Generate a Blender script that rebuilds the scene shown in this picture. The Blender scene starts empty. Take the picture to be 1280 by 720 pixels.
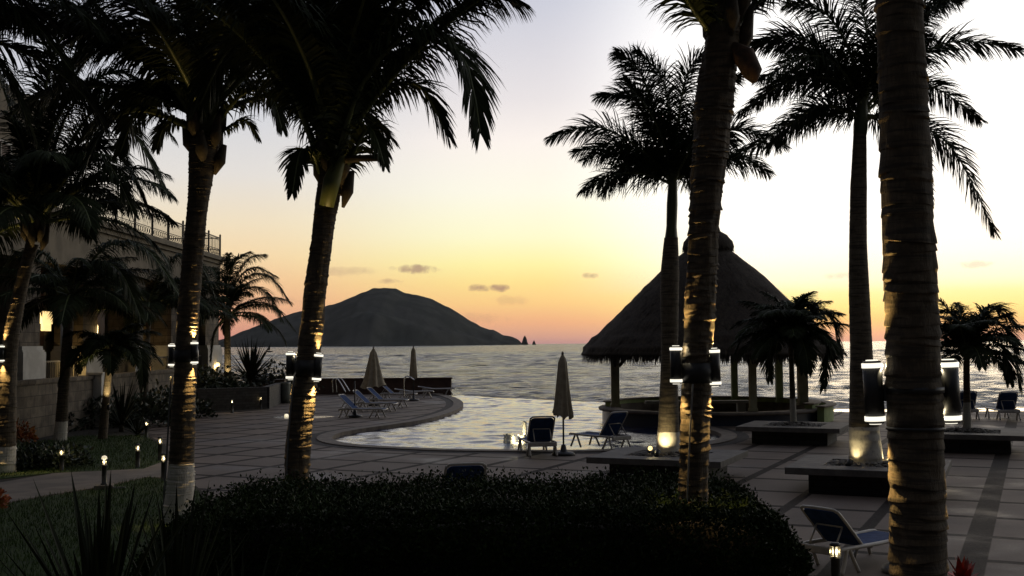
import bpy, bmesh, math, random
from mathutils import Vector, Matrix, noise
random.seed(11)
S = bpy.context.scene
COL = S.collection
R = math.radians
# ------------------------------------------------------------------ camera
F = 1400.0
PITCH = math.atan(69.3 / F)
ROLL = 0.0076
EYE = Vector((0, 0, 2.9))
FWD = Vector((0, math.cos(PITCH), math.sin(PITCH)))
UPV = Vector((0, -math.sin(PITCH), math.cos(PITCH)))
RGT = Vector((1, 0, 0))
CR = RGT * math.cos(ROLL) - UPV * math.sin(ROLL)
CU = RGT * math.sin(ROLL) + UPV * math.cos(ROLL)
cam = bpy.data.cameras.new('camera')
cam.sensor_width = 36; cam.lens = F / 1280 * 36
cam.clip_start = 0.1; cam.clip_end = 60000
cam_o = bpy.data.objects.new('camera', cam); COL.objects.link(cam_o)
m3 = Matrix((CR, CU, -FWD)).transposed()
cam_o.matrix_world = Matrix.Translation(EYE) @ m3.to_4x4()
S.camera = cam_o
def ray(x, y):
    return CR * ((x - 640) / F) + CU * ((360 - y) / F) + FWD
def P(x, y, d):                       # point on a pixel's line of sight at forward distance d
    r = ray(x, y); return EYE + r * (d / r.y)
def G(x, y, z=0.0):                   # where that line of sight meets height z
    r = ray(x, y); return EYE + r * ((z - EYE.z) / r.z)
# ------------------------------------------------------------------ render / view
S.view_settings.view_transform = 'Standard'
S.view_settings.look = 'None'
S.view_settings.exposure = 0.0
S.view_settings.gamma = 1.0
S.cycles.use_denoising = True
S.cycles.max_bounces = 5
S.cycles.diffuse_bounces = 2
S.cycles.glossy_bounces = 3
S.cycles.transmission_bounces = 2
S.cycles.sample_clamp_indirect = 3.0
S.cycles.caustics_reflective = False
S.cycles.caustics_refractive = False
# ------------------------------------------------------------------ node helpers
def lin(c):
    return tuple((v / 255 / 12.92 if v / 255 <= .04045 else ((v / 255 + .055) / 1.055) ** 2.4) for v in c)
class NT:
    def __init__(self, tree): self.t = tree; self.n = tree.nodes; self.l = tree.links
    def node(self, kind, **kw):
        n = self.n.new(kind)
        for k, v in kw.items(): setattr(n, k, v)
        return n
    def put(self, sock, v):
        if hasattr(v, 'is_linked') or isinstance(v, bpy.types.NodeSocket): self.l.new(v, sock)
        else: sock.default_value = v
    def math(self, op, a, b=None, c=None, clamp=False):
        n = self.node('ShaderNodeMath', operation=op); n.use_clamp = clamp
        self.put(n.inputs[0], a)
        if b is not None: self.put(n.inputs[1], b)
        if c is not None: self.put(n.inputs[2], c)
        return n.outputs[0]
    def ramp(self, fac, stops, interp='LINEAR'):
        n = self.node('ShaderNodeValToRGB'); n.color_ramp.interpolation = interp
        e = n.color_ramp.elements
        while len(e) > 1: e.remove(e[-1])
        e[0].position = stops[0][0]; e[0].color = (*stops[0][1], 1)
        for p, c in stops[1:]:
            q = e.new(p); q.color = (*c, 1)
        self.put(n.inputs[0], fac); return n.outputs[0]
    def mix(self, fac, a, b, op='MIX'):
        n = self.node('ShaderNodeMix', data_type='RGBA', blend_type=op); n.clamp_factor = True
        self.put(n.inputs[0], fac)
        for i, v in ((6, a), (7, b)):
            self.put(n.inputs[i], (*v, 1) if isinstance(v, tuple) and len(v) == 3 else v)
        return n.outputs[2]
    def rng(self, v, a, b, c=0.0, d=1.0, smooth=True):
        n = self.node('ShaderNodeMapRange'); n.interpolation_type = 'SMOOTHSTEP' if smooth else 'LINEAR'
        self.put(n.inputs[0], v)
        for i, q in enumerate((a, b, c, d)): self.put(n.inputs[1 + i], q)
        return n.outputs[0]
    def noise(self, vec, scale, detail=4, rough=.55):
        n = self.node('ShaderNodeTexNoise')
        if vec is not None: self.l.new(vec, n.inputs['Vector'])
        n.inputs['Scale'].default_value = scale; n.inputs['Detail'].default_value = detail
        n.inputs['Roughness'].default_value = rough
        return n.outputs[0]
# ------------------------------------------------------------------ sky
SUN_AZ, SUN_EL = R(20), R(1.5)
W = bpy.data.worlds.new('World'); S.world = W; W.use_nodes = True
w = NT(W.node_tree); w.n.clear()
tc = w.node('ShaderNodeTexCoord')
sep = w.node('ShaderNodeSeparateXYZ'); w.l.new(tc.outputs['Generated'], sep.inputs[0])
dx, dy, dz = sep.outputs
el = w.math('ARCSINE', w.math('MULTIPLY', dz, .99999))
az = w.math('ARCTAN2', dx, dy)
EM = 1.5
elp = w.math('DIVIDE', el, EM, clamp=True)
def stops(rows, top, gain=1.0):
    out = []
    for y, c in rows:
        v = max(0.0, math.atan((429 - y) / F))
        out.append((v / EM, tuple(q * gain for q in lin(c))))
    for v, c in top: out.append((v / EM, c))
    return out
top_l = [(.45, (.36, .38, .48)), (.75, (.20, .22, .30)), (1.2, (.15, .16, .2)), (1.5, (.15, .155, .185))]
left = stops([(429, (196, 132, 128)), (410, (222, 157, 134)), (380, (241, 184, 144)), (350, (246, 202, 156)), (320, (248, 219, 174)),
              (280, (243, 226, 196)), (220, (230, 225, 220)), (150, (215, 216, 222)), (0, (200, 203, 216))], top_l)
mid = stops([(429, (184, 145, 146)), (418, (215, 165, 143)), (402, (240, 180, 138)), (380, (254, 209, 140)), (352, (255, 230, 150)),
             (330, (255, 247, 172)), (295, (255, 254, 212)), (240, (255, 253, 236)), (175, (254, 246, 240)), (120, (234, 229, 231)), (0, (206, 208, 221))], top_l)
wht = (1.35, 1.33, 1.25)
right = stops([(429, (205, 168, 156)), (418, (225, 184, 150)), (402, (252, 213, 140)), (388, (255, 240, 158)), (372, (255, 250, 180))],
              [(.05, (1.02, 1.0, .74)), (.075, (1.25, 1.2, 1.02)), (.14, wht), (.26, (1.3, 1.28, 1.25)), (.36, (.95, .95, .97)), (.5, (.5, .52, .58)), (.8, (.24, .26, .34)), (1.2, (.15, .16, .2)), (1.5, (.15, .155, .185))])
ra, rm, rb = w.ramp(elp, left), w.ramp(elp, mid), w.ramp(elp, right)
sky = w.mix(w.rng(az, -.24, .0), ra, rm)
sky = w.mix(w.rng(az, .02, .22), sky, rb)
# thin low clouds
u_ = w.math('TANGENT', az); v_ = w.math('TANGENT', el)
nz = w.noise(tc.outputs['Generated'], 60, 5, .6)
nz2 = w.noise(tc.outputs['Generated'], 150, 3, .6)
cl = None
for x, y, sx, sy, s in [(520, 337, 30, 5.5, .75), (487, 352, 18, 4, .55), (430, 340, 40, 6, .3), (598, 360, 15, 5, .85), (623, 359.5, 13, 4.5, .85),
                        (737, 345, 11, 3.5, .6), (1220, 337, 22, 4, .3), (640, 376, 22, 6, .22), (330, 378, 55, 6, .3), (1050, 348, 26, 4, .25), (575, 398, 60, 7, .2)]:
    cu = (x - 640) / F; cv = (429.3 - y - (x - 640) * .0076) / F
    a = w.math('DIVIDE', w.math('SUBTRACT', u_, cu), sx / F)
    b = w.math('DIVIDE', w.math('SUBTRACT', v_, cv), sy / F)
    r2 = w.math('ADD', w.math('MULTIPLY', a, a), w.math('MULTIPLY', b, b))
    r2 = w.math('ADD', r2, w.math('MULTIPLY', w.math('SUBTRACT', nz, .5), 4.0))
    r2 = w.math('ADD', r2, w.math('MULTIPLY', w.math('SUBTRACT', nz2, .5), 2.0))
    k = w.math('MULTIPLY', w.rng(r2, 1.5, -.4), s)
    cl = k if cl is None else w.math('MAXIMUM', cl, k)
front = w.rng(dy, 0, .2)
cl = w.math('MULTIPLY', cl, front)
sky = w.mix(cl, sky, lin((150, 118, 116)))
# the eastern half of the sky is already dusk
away = w.math('ABSOLUTE', w.math('SUBTRACT', az, SUN_AZ))
away = w.math('MINIMUM', away, w.math('SUBTRACT', 2 * math.pi, away))
sky = w.mix(w.rng(away, .75, 1.7), sky, w.mix(w.rng(el, .25, 1.15), (.012, .013, .018), (.15, .155, .185)))
sky = w.mix(w.rng(el, 0.0, -.06), sky, (.05, .05, .06))
nish = w.node('ShaderNodeTexSky'); nish.sky_type = 'NISHITA'; nish.sun_disc = False
nish.sun_elevation = SUN_EL; nish.sun_rotation = SUN_AZ
bg = w.node('ShaderNodeBackground'); w.put(bg.inputs[0], sky); bg.inputs[1].default_value = 0.97
bg2 = w.node('ShaderNodeBackground'); w.l.new(nish.outputs[0], bg2.inputs[0]); bg2.inputs[1].default_value = 0.012
add = w.node('ShaderNodeAddShader'); w.l.new(bg.outputs[0], add.inputs[0]); w.l.new(bg2.outputs[0], add.inputs[1])
out = w.node('ShaderNodeOutputWorld'); w.l.new(add.outputs[0], out.inputs[0])
# ------------------------------------------------------------------ afterglow of the sun that has just set
sl = bpy.data.lights.new('sun', 'SUN'); sl.energy = .12; sl.angle = R(12); sl.color = (1, .78, .5)
so = bpy.data.objects.new('sun', sl); COL.objects.link(so)
sd = Vector((math.sin(SUN_AZ) * math.cos(R(5)), math.cos(SUN_AZ) * math.cos(R(5)), math.sin(R(5))))
so.rotation_euler = sd.to_track_quat('Z', 'Y').to_euler()
# ------------------------------------------------------------------ materials
def mat(name, c1, c2=None, rough=.7, scale=6, bump=0.0, bscale=None, metal=0.0, spec=.5, coords='Object', lo=.35, hi=.65, stretch=None):
    m = bpy.data.materials.new(name); m.use_nodes = True
    t = NT(m.node_tree); b = m.node_tree.nodes['Principled BSDF']
    b.inputs['Roughness'].default_value = rough; b.inputs['Metallic'].default_value = metal
    b.inputs['Specular IOR Level'].default_value = spec
    tcn = t.node('ShaderNodeTexCoord'); vec = tcn.outputs[coords]
    if stretch:
        mp = t.node('ShaderNodeMapping'); mp.inputs['Scale'].default_value = stretch; t.l.new(vec, mp.inputs[0]); vec = mp.outputs[0]
    c2 = c2 or tuple(v * .7 for v in c1)
    nv = t.noise(vec, scale)
    t.put(b.inputs['Base Color'], t.mix(t.rng(nv, lo, hi), c1, c2))
    if bump:
        bn = t.node('ShaderNodeBump'); bn.inputs['Strength'].default_value = bump; bn.inputs['Distance'].default_value = .02
        t.l.new(t.noise(vec, bscale or scale * 6), bn.inputs['Height']); t.l.new(bn.outputs[0], b.inputs['Normal'])
    return m
def emat(name, c, s):
    m = bpy.data.materials.new(name); m.use_nodes = True
    b = m.node_tree.nodes['Principled BSDF']; b.inputs['Base Color'].default_value = (.8, .8, .8, 1)
    b.inputs['Emission Color'].default_value = (*c, 1); b.inputs['Emission Strength'].default_value = s
    return m
M = {}
M['leaf'] = mat('palm_leaf', (.026, .035, .010), (.016, .023, .007), .6, 3, spec=.1)
M['leaf_dry'] = mat('palm_leaf_dry', (.10, .07, .035), (.05, .04, .02), .6, 3, spec=.3)
M['rachis'] = mat('palm_rachis', (.13, .15, .045), (.075, .095, .03), .45, 4)
M['boot'] = mat('palm_boot', (.07, .052, .03), (.035, .028, .016), .8, 9, bump=.5)
M['husk'] = mat('palm_husk', (.10, .05, .025), (.05, .03, .018), .8, 12, bump=.5)
M['crownshaft'] = mat('crownshaft', (.085, .10, .04), (.05, .065, .028), .4, 3, stretch=(1, 1, .3))
def bark(name, c1, c2, paint=None, paint_c=(.62, .58, .5), ring=9.0):
    m = mat(name, c1, c2, .85, 7, stretch=(1, 1, 2.2))
    t = NT(m.node_tree); b = m.node_tree.nodes['Principled BSDF']
    tcn = t.node('ShaderNodeTexCoord'); vec = tcn.outputs['Object']
    s_ = t.node('ShaderNodeSeparateXYZ'); t.l.new(vec, s_.inputs[0])
    old = b.inputs['Base Color'].links[0].from_socket
    fine = t.node('ShaderNodeMapping'); fine.inputs['Scale'].default_value = (16, 16, 4); t.l.new(vec, fine.inputs[0])
    nf = t.noise(fine.outputs[0], 3, 5, .7)
    colr = t.mix(t.rng(nf, .3, .75, 0, .7), old, tuple(v * .35 for v in c1))
    rg = t.node('ShaderNodeMapping'); rg.inputs['Scale'].default_value = (2.2, 2.2, 34); t.l.new(vec, rg.inputs[0])
    rn = t.noise(rg.outputs[0], 1, 4, .6)
    colr = t.mix(t.rng(rn, .52, .60, 0, .8), colr, tuple(v * .22 for v in c1))
    if paint:
        edge = t.math('ADD', s_.outputs[2], t.math('MULTIPLY', t.math('SUBTRACT', t.noise(vec, 5), .5), .08))
        worn = t.mix(t.rng(t.noise(vec, 14, 5), .5, .75), paint_c, tuple(v * .6 for v in paint_c))
        colr = t.mix(t.rng(edge, paint - .012, paint + .012), worn, colr)
    t.put(b.inputs['Base Color'], colr)
    bn = t.node('ShaderNodeBump'); bn.inputs['Strength'].default_value = .7; bn.inputs['Distance'].default_value = .02
    t.l.new(nf, bn.inputs['Height']); t.l.new(bn.outputs[0], b.inputs['Normal'])
    return m
BK = ((.135, .102, .062), (.065, .048, .028))
M['bark'] = bark('coconut_bark', *BK)
M['bark_p1'] = bark('coconut_bark_whitewashed', *BK, paint=.62)
M['bark_p2'] = bark('coconut_bark_whitewashed_tall', *BK, paint=.98)
RB = ((.19, .155, .105), (.13, .105, .07))
M['royal_a'] = bark('royal_bark_whitewashed', *RB, paint=.53)
M['royal_b'] = bark('royal_bark_whitewashed_tall', *RB, paint=.78)
M['small_bark'] = bark('young_palm_bark_whitewashed', *BK, paint=.80, paint_c=(.42, .4, .34))
M['white'] = mat('white_resin', (.50, .47, .42), (.40, .37, .33), .4, 5)
M['sling'] = mat('blue_sling', (.032, .068, .18), (.022, .048, .13), .85, 8, spec=.15, bump=.2, bscale=120)
M['canvas'] = mat('beige_canvas', (.40, .34, .24), (.30, .25, .17), .85, 6, bump=.25, bscale=60)
M['black'] = mat('black_metal', (.012, .012, .012), (.02, .02, .019), .45, 12)
M['bollard'] = mat('dark_bollard_paint', (.02, .022, .02), (.03, .03, .028), .5, 12)
M['steel'] = mat('brushed_steel', (.55, .55, .54), (.42, .42, .42), .25, 20, metal=1.0)
M['glow'] = emat('lamp_ring_glow', (1, .93, .76), 1.25)
M['glow_warm'] = emat('warm_bulb_glow', (1, .74, .30), 2.0)
M['glow_boll'] = emat('bollard_glow', (1, .86, .55), .75)
M['stone_dark'] = mat('dark_planter_stone', (.06, .056, .052), (.04, .038, .035), .8, 8, bump=.4)
M['stone_top'] = mat('planter_coping', (.15, .135, .12), (.10, .09, .08), .75, 5, bump=.3)
M['gravel'] = mat('pebbles', (.22, .20, .17), (.10, .09, .08), .8, 11)
M['thatch'] = mat('palm_thatch', (.055, .041, .027), (.03, .022, .015), .95, 5, bump=1.0, bscale=20, stretch=(2.5, 2.5, .5))
M['green_paint'] = mat('green_plaster', (.38, .46, .20), (.30, .38, .16), .8, 3, bump=.15)
M['column'] = mat('palapa_column', (.42, .40, .25), (.32, .30, .18), .8, 3, bump=.3)
M['pooltile'] = mat('navy_tile', (.02, .028, .05), (.03, .04, .065), .3, 20)
M['wood'] = mat('dark_wood', (.10, .06, .035), (.06, .035, .02), .6, 6, stretch=(1, 1, .2))
M['redwall'] = mat('red_brown_wall', (.09, .05, .036), (.065, .036, .027), .85, 2.5, bump=.3)
M['coping'] = mat('pool_coping', (.20, .165, .13), (.13, .105, .085), .8, 3, bump=.3, bscale=30)
M['band'] = mat('dark_gravel_band', (.055, .045, .04), (.03, .026, .024), .9, 40, bump=.5, bscale=80)
M['stucco'] = mat('pale_stucco', (.20, .168, .12), (.13, .11, .078), .9, 1.2, bump=.3, bscale=18)
M['stucco_w'] = mat('white_stucco', (.6, .58, .52), (.45, .43, .38), .85, 1.5, bump=.2, bscale=20)
M['cladding'] = mat('brown_stone_cladding', (.20, .165, .12), (.11, .09, .065), .9, 2.2, bump=.6, bscale=7)
M['shutter'] = mat('brown_shutter', (.075, .036, .022), (.05, .026, .017), .7, 4, stretch=(1, 1, .2))
M['iron'] = mat('wrought_iron', (.018, .017, .016), None, .6, 10)
M['leaf_hedge'] = mat('hedge_leaf', (.024, .042, .007), (.011, .02, .004), .55, 2.2, spec=.1)
M['leaf_dark'] = mat('shrub_leaf', (.03, .045, .018), (.018, .03, .012), .5, 2.5)
M['blade'] = mat('yucca_blade', (.022, .028, .011), (.015, .02, .008), .6, 3, spec=.12)
M['croton'] = mat('croton_leaf', (.42, .09, .03), (.30, .16, .03), .45, 9)
M['flower'] = mat('red_bract', (.22, .02, .012), (.14, .012, .008), .5, 9)
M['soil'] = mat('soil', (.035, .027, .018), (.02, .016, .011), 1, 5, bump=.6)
M['turf'] = mat('turf', (.032, .062, .004), (.02, .038, .003), .95, 3, bump=.7, bscale=60)
M['grass'] = mat('grass_blade', (.048, .092, .006), (.03, .06, .004), .7, 2)
M['path'] = mat('path_concrete', (.22, .18, .145), (.15, .125, .1), .85, 1.6, bump=.3, bscale=40)
M['hill'] = mat('dry_scrub_hill', (.095, .097, .090), (.062, .068, .062), 1, .012, bump=.0, spec=0)
M['jet'] = mat('fountain_foam', (.82, .8, .72), (.7, .68, .6), .5, 14, bump=.6, bscale=25)
M['grey_pot'] = mat('glazed_pot', (.16, .17, .14), (.10, .11, .09), .4, 4)
M['plastic_grey'] = mat('grey_plastic', (.2, .2, .2), None, .4, 4)
M['wall_glow'] = emat('lit_window', (1, .66, .22), 1.2)
def brickify(m, w_, h_, dark):
    t = NT(m.node_tree); b = m.node_tree.nodes['Principled BSDF']; old = b.inputs['Base Color'].links[0].from_socket
    tcn = t.node('ShaderNodeTexCoord'); mp = t.node('ShaderNodeMapping'); mp.inputs['Rotation'].default_value = (R(90), 0, R(90)); 
    s_ = t.node('ShaderNodeSeparateXYZ'); t.l.new(tcn.outputs['Object'], s_.inputs[0])
    cb_ = t.node('ShaderNodeCombineXYZ'); t.l.new(t.math('ADD', s_.outputs[0], s_.outputs[1]), cb_.inputs[0]); t.l.new(s_.outputs[2], cb_.inputs[1])
    br = t.node('ShaderNodeTexBrick'); t.l.new(cb_.outputs[0], br.inputs['Vector'])
    br.inputs['Scale'].default_value = 1; br.inputs['Brick Width'].default_value = w_; br.inputs['Row Height'].default_value = h_; br.inputs['Mortar Size'].default_value = .012
    br.inputs['Color1'].default_value = (1, 1, 1, 1); br.inputs['Color2'].default_value = (.55, .52, .5, 1); br.inputs['Mortar'].default_value = (dark, dark, dark, 1)
    t.put(b.inputs['Base Color'], t.mix(1.0, old, br.outputs['Color'], 'MULTIPLY'))
brickify(M['cladding'], .55, .34, .3); brickify(M['stone_dark'], .42, .12, .45)
def deck_mat():
    m = bpy.data.materials.new('concrete_slab_paving'); m.use_nodes = True
    t = NT(m.node_tree); b = m.node_tree.nodes['Principled BSDF']
    tcn = t.node('ShaderNodeTexCoord'); vec = tcn.outputs['Object']
    mp = t.node('ShaderNodeMapping'); mp.inputs['Rotation'].default_value = (0, 0, R(25)); t.l.new(vec, mp.inputs[0])
    s_ = t.node('ShaderNodeSeparateXYZ'); t.l.new(mp.outputs[0], s_.inputs[0])
    wob = t.math('MULTIPLY', t.math('SUBTRACT', t.noise(vec, 9, 3), .5), .03)
    CW, RH, MW = 1.58, 1.95, .10
    def cell(sock, size, off):
        q = t.math('DIVIDE', t.math('ADD', t.math('ADD', sock, off), wob), size)
        f = t.math('FRACT', q)
        return t.math('MULTIPLY', t.math('MINIMUM', f, t.math('SUBTRACT', 1, f)), size), t.math('FLOOR', q)
    du, iu = cell(s_.outputs[0], CW, 100.4)
    dv, iv = cell(s_.outputs[1], RH, 100.9)
    dmin = t.math('MINIMUM', du, dv)
    strip = t.rng(dmin, MW + .012, MW - .012)
    # one wider gravel run to the right
    a = G(1280, 593); bb = G(1179, 663); mid_ = (a + bb) / 2
    cu = mid_.x * math.cos(R(25)) - mid_.y * math.sin(R(25))
    wide = t.math('ABSOLUTE', t.math('SUBTRACT', s_.outputs[0], cu))
    strip = t.math('MAXIMUM', strip, t.rng(wide, .19, .165))
    cmb = t.node('ShaderNodeCombineXYZ'); t.l.new(iu, cmb.inputs[0]); t.l.new(iv, cmb.inputs[1])
    wn = t.node('ShaderNodeTexWhiteNoise'); wn.noise_dimensions = '2D'; t.l.new(cmb.outputs[0], wn.inputs['Vector'])
    slab = t.mix(wn.outputs[0], (.225, .174, .138), (.165, .128, .102))
    slab = t.mix(t.rng(t.noise(vec, .7, 5), .4, .7, 0, .6), slab, (.115, .09, .072))
    slab = t.mix(t.rng(t.noise(vec, .33, 6, .65), .52, .64, 0, .55), slab, (.075, .062, .054))
    slab = t.mix(t.rng(t.noise(vec, 28, 3), .45, .75, 0, .45), slab, (.24, .21, .185))
    vo = t.node('ShaderNodeTexVoronoi'); vo.inputs['Scale'].default_value = 38; t.l.new(vec, vo.inputs['Vector'])
    grav = t.mix(vo.outputs['Color'], (.020, .015, .013), (.046, .036, .031))
    t.put(b.inputs['Base Color'], t.mix(strip, slab, grav))
    t.put(b.inputs['Roughness'], t.rng(t.noise(vec, .33, 6, .65), .5, .68, .75, .5))
    t.put(b.inputs['Specular IOR Level'], t.rng(strip, 0, 1, .22, .08))
    h = t.math('ADD', t.math('MULTIPLY', t.noise(vec, 45, 4), .25), t.math('MULTIPLY', t.math('SUBTRACT', 1, strip), .8))
    h = t.math('ADD', h, t.math('MULTIPLY', t.math('MULTIPLY', vo.outputs['Distance'], strip), .6))
    bn = t.node('ShaderNodeBump'); bn.inputs['Strength'].default_value = .5; bn.inputs['Distance'].default_value = .012
    t.l.new(h, bn.inputs['Height']); t.l.new(bn.outputs[0], b.inputs['Normal'])
    return m
M['deck'] = deck_mat()
def water_mat(name, base, sc, strength, dist, rough, foam=None):
    m = bpy.data.materials.new(name); m.use_nodes = True
    t = NT(m.node_tree); b = m.node_tree.nodes['Principled BSDF']
    tcn = t.node('ShaderNodeTexCoord'); vec = tcn.outputs['Object']
    b.inputs['Roughness'].default_value = rough; b.inputs['IOR'].default_value = 1.333
    mp = t.node('ShaderNodeMapping'); mp.inputs['Scale'].default_value = (.55, 1, 1); mp.inputs['Rotation'].default_value = (0, 0, R(8)); t.l.new(vec, mp.inputs[0])
    n1 = t.noise(mp.outputs[0], sc, 6, .62); n2 = t.noise(mp.outputs[0], sc * 3.7, 4, .6)
    h = t.math('ADD', n1, t.math('MULTIPLY', n2, .35))
    if foam:
        n3 = t.noise(mp.outputs[0], .13, 3, .5); n4 = t.noise(mp.outputs[0], .035, 2, .5)
        h = t.math('ADD', h, t.math('ADD', t.math('MULTIPLY', n3, 3.2), t.math('MULTIPLY', n4, 9.0)))
    bn = t.node('ShaderNodeBump'); bn.inputs['Strength'].default_value = strength; bn.inputs['Distance'].default_value = dist
    t.l.new(h, bn.inputs['Height']); t.l.new(bn.outputs[0], b.inputs['Normal'])
    colr = t.mix(t.rng(t.noise(vec, sc * .12, 3), .4, .65), base, tuple(v * .6 for v in base))
    if foam:
        s_ = t.node('ShaderNodeSeparateXYZ'); t.l.new(vec, s_.inputs[0])
        fm = foam(t, s_, vec)
        colr = t.mix(fm, colr, (.8, .78, .74))
        t.put(b.inputs['Roughness'], t.rng(fm, 0, 1, rough, .6))
    t.put(b.inputs['Base Color'], colr)
    return m
def sea_foam(t, s_, vec):
    mp = t.node('ShaderNodeMapping'); mp.inputs['Scale'].default_value = (.09, .5, 1); t.l.new(vec, mp.inputs[0])
    nn = t.noise(mp.outputs[0], 1.0, 6, .65)
    near = t.math('MULTIPLY', t.rng(s_.outputs[1], 128, 92), t.rng(s_.outputs[0], 2, 16))
    return t.math('MULTIPLY', t.rng(t.math('ADD', nn, t.math('MULTIPLY', near, .16)), .60, .70), near)
M['sea'] = water_mat('sea_water', (.026, .031, .038), .7, 1.0, 2.6, .2, sea_foam)
M['pool'] = water_mat('pool_water', (.018, .03, .075), 4.0, .3, .05, .03)
M['shore'] = water_mat('wet_sand', (.06, .05, .04), .6, .12, .05, .10)
# ------------------------------------------------------------------ mesh helpers
class MB:
    def __init__(s): s.v = []; s.f = []; s.m = []; s.sm = []
    def add(s, vs, fs, mi=0, smooth=False):
        o = len(s.v); s.v.extend([tuple(p) for p in vs])
        for f in fs:
            s.f.append(tuple(i + o for i in f)); s.m.append(mi); s.sm.append(smooth)
        return s
    def box(s, c, size, rz=0, mi=0, bev=0.0):
        c = Vector(c); hx, hy, hz = [q / 2 for q in size]
        rot = Matrix.Rotation(rz, 3, 'Z')
        if bev <= 0:
            vs = [c + rot @ Vector((a * hx, b * hy, d * hz)) for d in (-1, 1) for a, b in ((-1, -1), (1, -1), (1, 1), (-1, 1))]
            s.add(vs, [(3, 2, 1, 0), (4, 5, 6, 7), (0, 1, 5, 4), (1, 2, 6, 5), (2, 3, 7, 6), (3, 0, 4, 7)], mi)
        else:
            bm = bmesh.new(); bmesh.ops.create_cube(bm, size=1)
            for v in bm.verts: v.co = Vector((v.co.x * size[0], v.co.y * size[1], v.co.z * size[2]))
            bmesh.ops.bevel(bm, geom=bm.edges[:], offset=bev, segments=2, affect='EDGES', profile=.5)
            bm.verts.index_update()
            s.add([c + rot @ v.co for v in bm.verts], [[v.index for v in f.verts] for f in bm.faces], mi); bm.free()
        return s
    def tube(s, pts, rad, n=8, mi=0, caps=True, smooth=True, twist=None):
        pts = [Vector(p) for p in pts]; k = len(pts)
        rads = rad if isinstance(rad, (list, tuple)) else [rad] * k
        vs = []; prev = None
        for i, p in enumerate(pts):
            t = (pts[min(i + 1, k - 1)] - pts[max(i - 1, 0)]).normalized()
            if prev is None: a = t.orthogonal().normalized()
            else:
                a = prev - t * prev.dot(t); a = a.normalized() if a.length > 1e-6 else t.orthogonal().normalized()
            prev = a; b = t.cross(a)
            for j in range(n):
                th = 2 * math.pi * j / n; vs.append(p + (a * math.cos(th) + b * math.sin(th)) * rads[i])
        fs = [(i * n + j, i * n + (j + 1) % n, (i + 1) * n + (j + 1) % n, (i + 1) * n + j) for i in range(k - 1) for j in range(n)]
        s.add(vs, fs, mi, smooth)
        if caps:
            o = len(s.v) - len(vs)
            s.f += [tuple(o + j for j in range(n - 1, -1, -1)), tuple(o + (k - 1) * n + j for j in range(n))]; s.m += [mi, mi]; s.sm += [False, False]
        return s
    def lathe(s, prof, c=(0, 0, 0), n=20, mi=0, smooth=True, fn=None, caps=True):
        c = Vector(c); vs = []
        for i, (r, z) in enumerate(prof):
            for j in range(n):
                th = 2 * math.pi * j / n; q = r * (fn(th, z, i) if fn else 1)
                vs.append(c + Vector((q * math.cos(th), q * math.sin(th), z)))
        k = len(prof)
        fs = [(i * n + j, i * n + (j + 1) % n, (i + 1) * n + (j + 1) % n, (i + 1) * n + j) for i in range(k - 1) for j in range(n)]
        s.add(vs, fs, mi, smooth)
        if caps:
            o = len(s.v) - len(vs)
            s.f += [tuple(o + j for j in range(n - 1, -1, -1)), tuple(o + (k - 1) * n + j for j in range(n))]; s.m += [mi, mi]; s.sm += [False, False]
        return s
    def poly(s, pts, z0, z1=None, mi=0):
        bm = bmesh.new(); vs = [bm.verts.new((p[0], p[1], z0)) for p in pts]
        es = [bm.edges.new((vs[i], vs[(i + 1) % len(vs)])) for i in range(len(vs))]
        bmesh.ops.triangle_fill(bm, edges=es, use_beauty=True)
        bm.verts.index_update()
        fs = []
        for f in bm.faces:
            idx = [v.index for v in f.verts]
            if f.normal.z < 0: idx.reverse()
            fs.append(idx)
        s.add([v.co for v in bm.verts], fs, mi); bm.free()
        if z1 is not None:
            n = len(pts); area = sum(pts[i][0] * pts[(i + 1) % n][1] - pts[(i + 1) % n][0] * pts[i][1] for i in range(n))
            for i in range(n):
                a, b = pts[i], pts[(i + 1) % n]
                q = [(a[0], a[1], z0), (b[0], b[1], z0), (b[0], b[1], z1), (a[0], a[1], z1)]
                s.add(q, [(3, 2, 1, 0)] if area > 0 else [(0, 1, 2, 3)], mi)
        return s
    def build(s, name, mats, parent=None):
        me = bpy.data.meshes.new(name)
        off = Vector()
        p = parent
        while p is not None: off += p.location; p = p.parent
        me.from_pydata([(v[0] - off.x, v[1] - off.y, v[2] - off.z) for v in s.v], [], s.f)
        for q in (mats if isinstance(mats, (list, tuple)) else [mats]): me.materials.append(M[q] if isinstance(q, str) else q)
        me.polygons.foreach_set('material_index', s.m); me.polygons.foreach_set('use_smooth', s.sm)
        me.update()
        o = bpy.data.objects.new(name, me); COL.objects.link(o)
        if parent is not None: o.parent = parent
        return o
def tag(o, label=None, cat=None, group=None, kind=None):
    if label: o['label'] = label
    if cat: o['category'] = cat
    if group: o['group'] = group
    if kind: o['kind'] = kind
    return o
def thing(name, label, cat, loc=(0, 0, 0), group=None):
    o = bpy.data.objects.new(name, None); COL.objects.link(o); o.location = loc
    o.empty_display_size = .2
    return tag(o, label, cat, group)
def struct(mb, name, m):
    return tag(mb.build(name, m), kind='structure')
def clone(o, parent=None):
    c = o.copy(); COL.objects.link(c); c.parent = parent
    for ch in list(o.children): clone(ch, c)
    return c
def place(o, loc, rz, label):
    o.location = loc; o.rotation_euler = (0, 0, rz); o['label'] = label; return o
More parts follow.
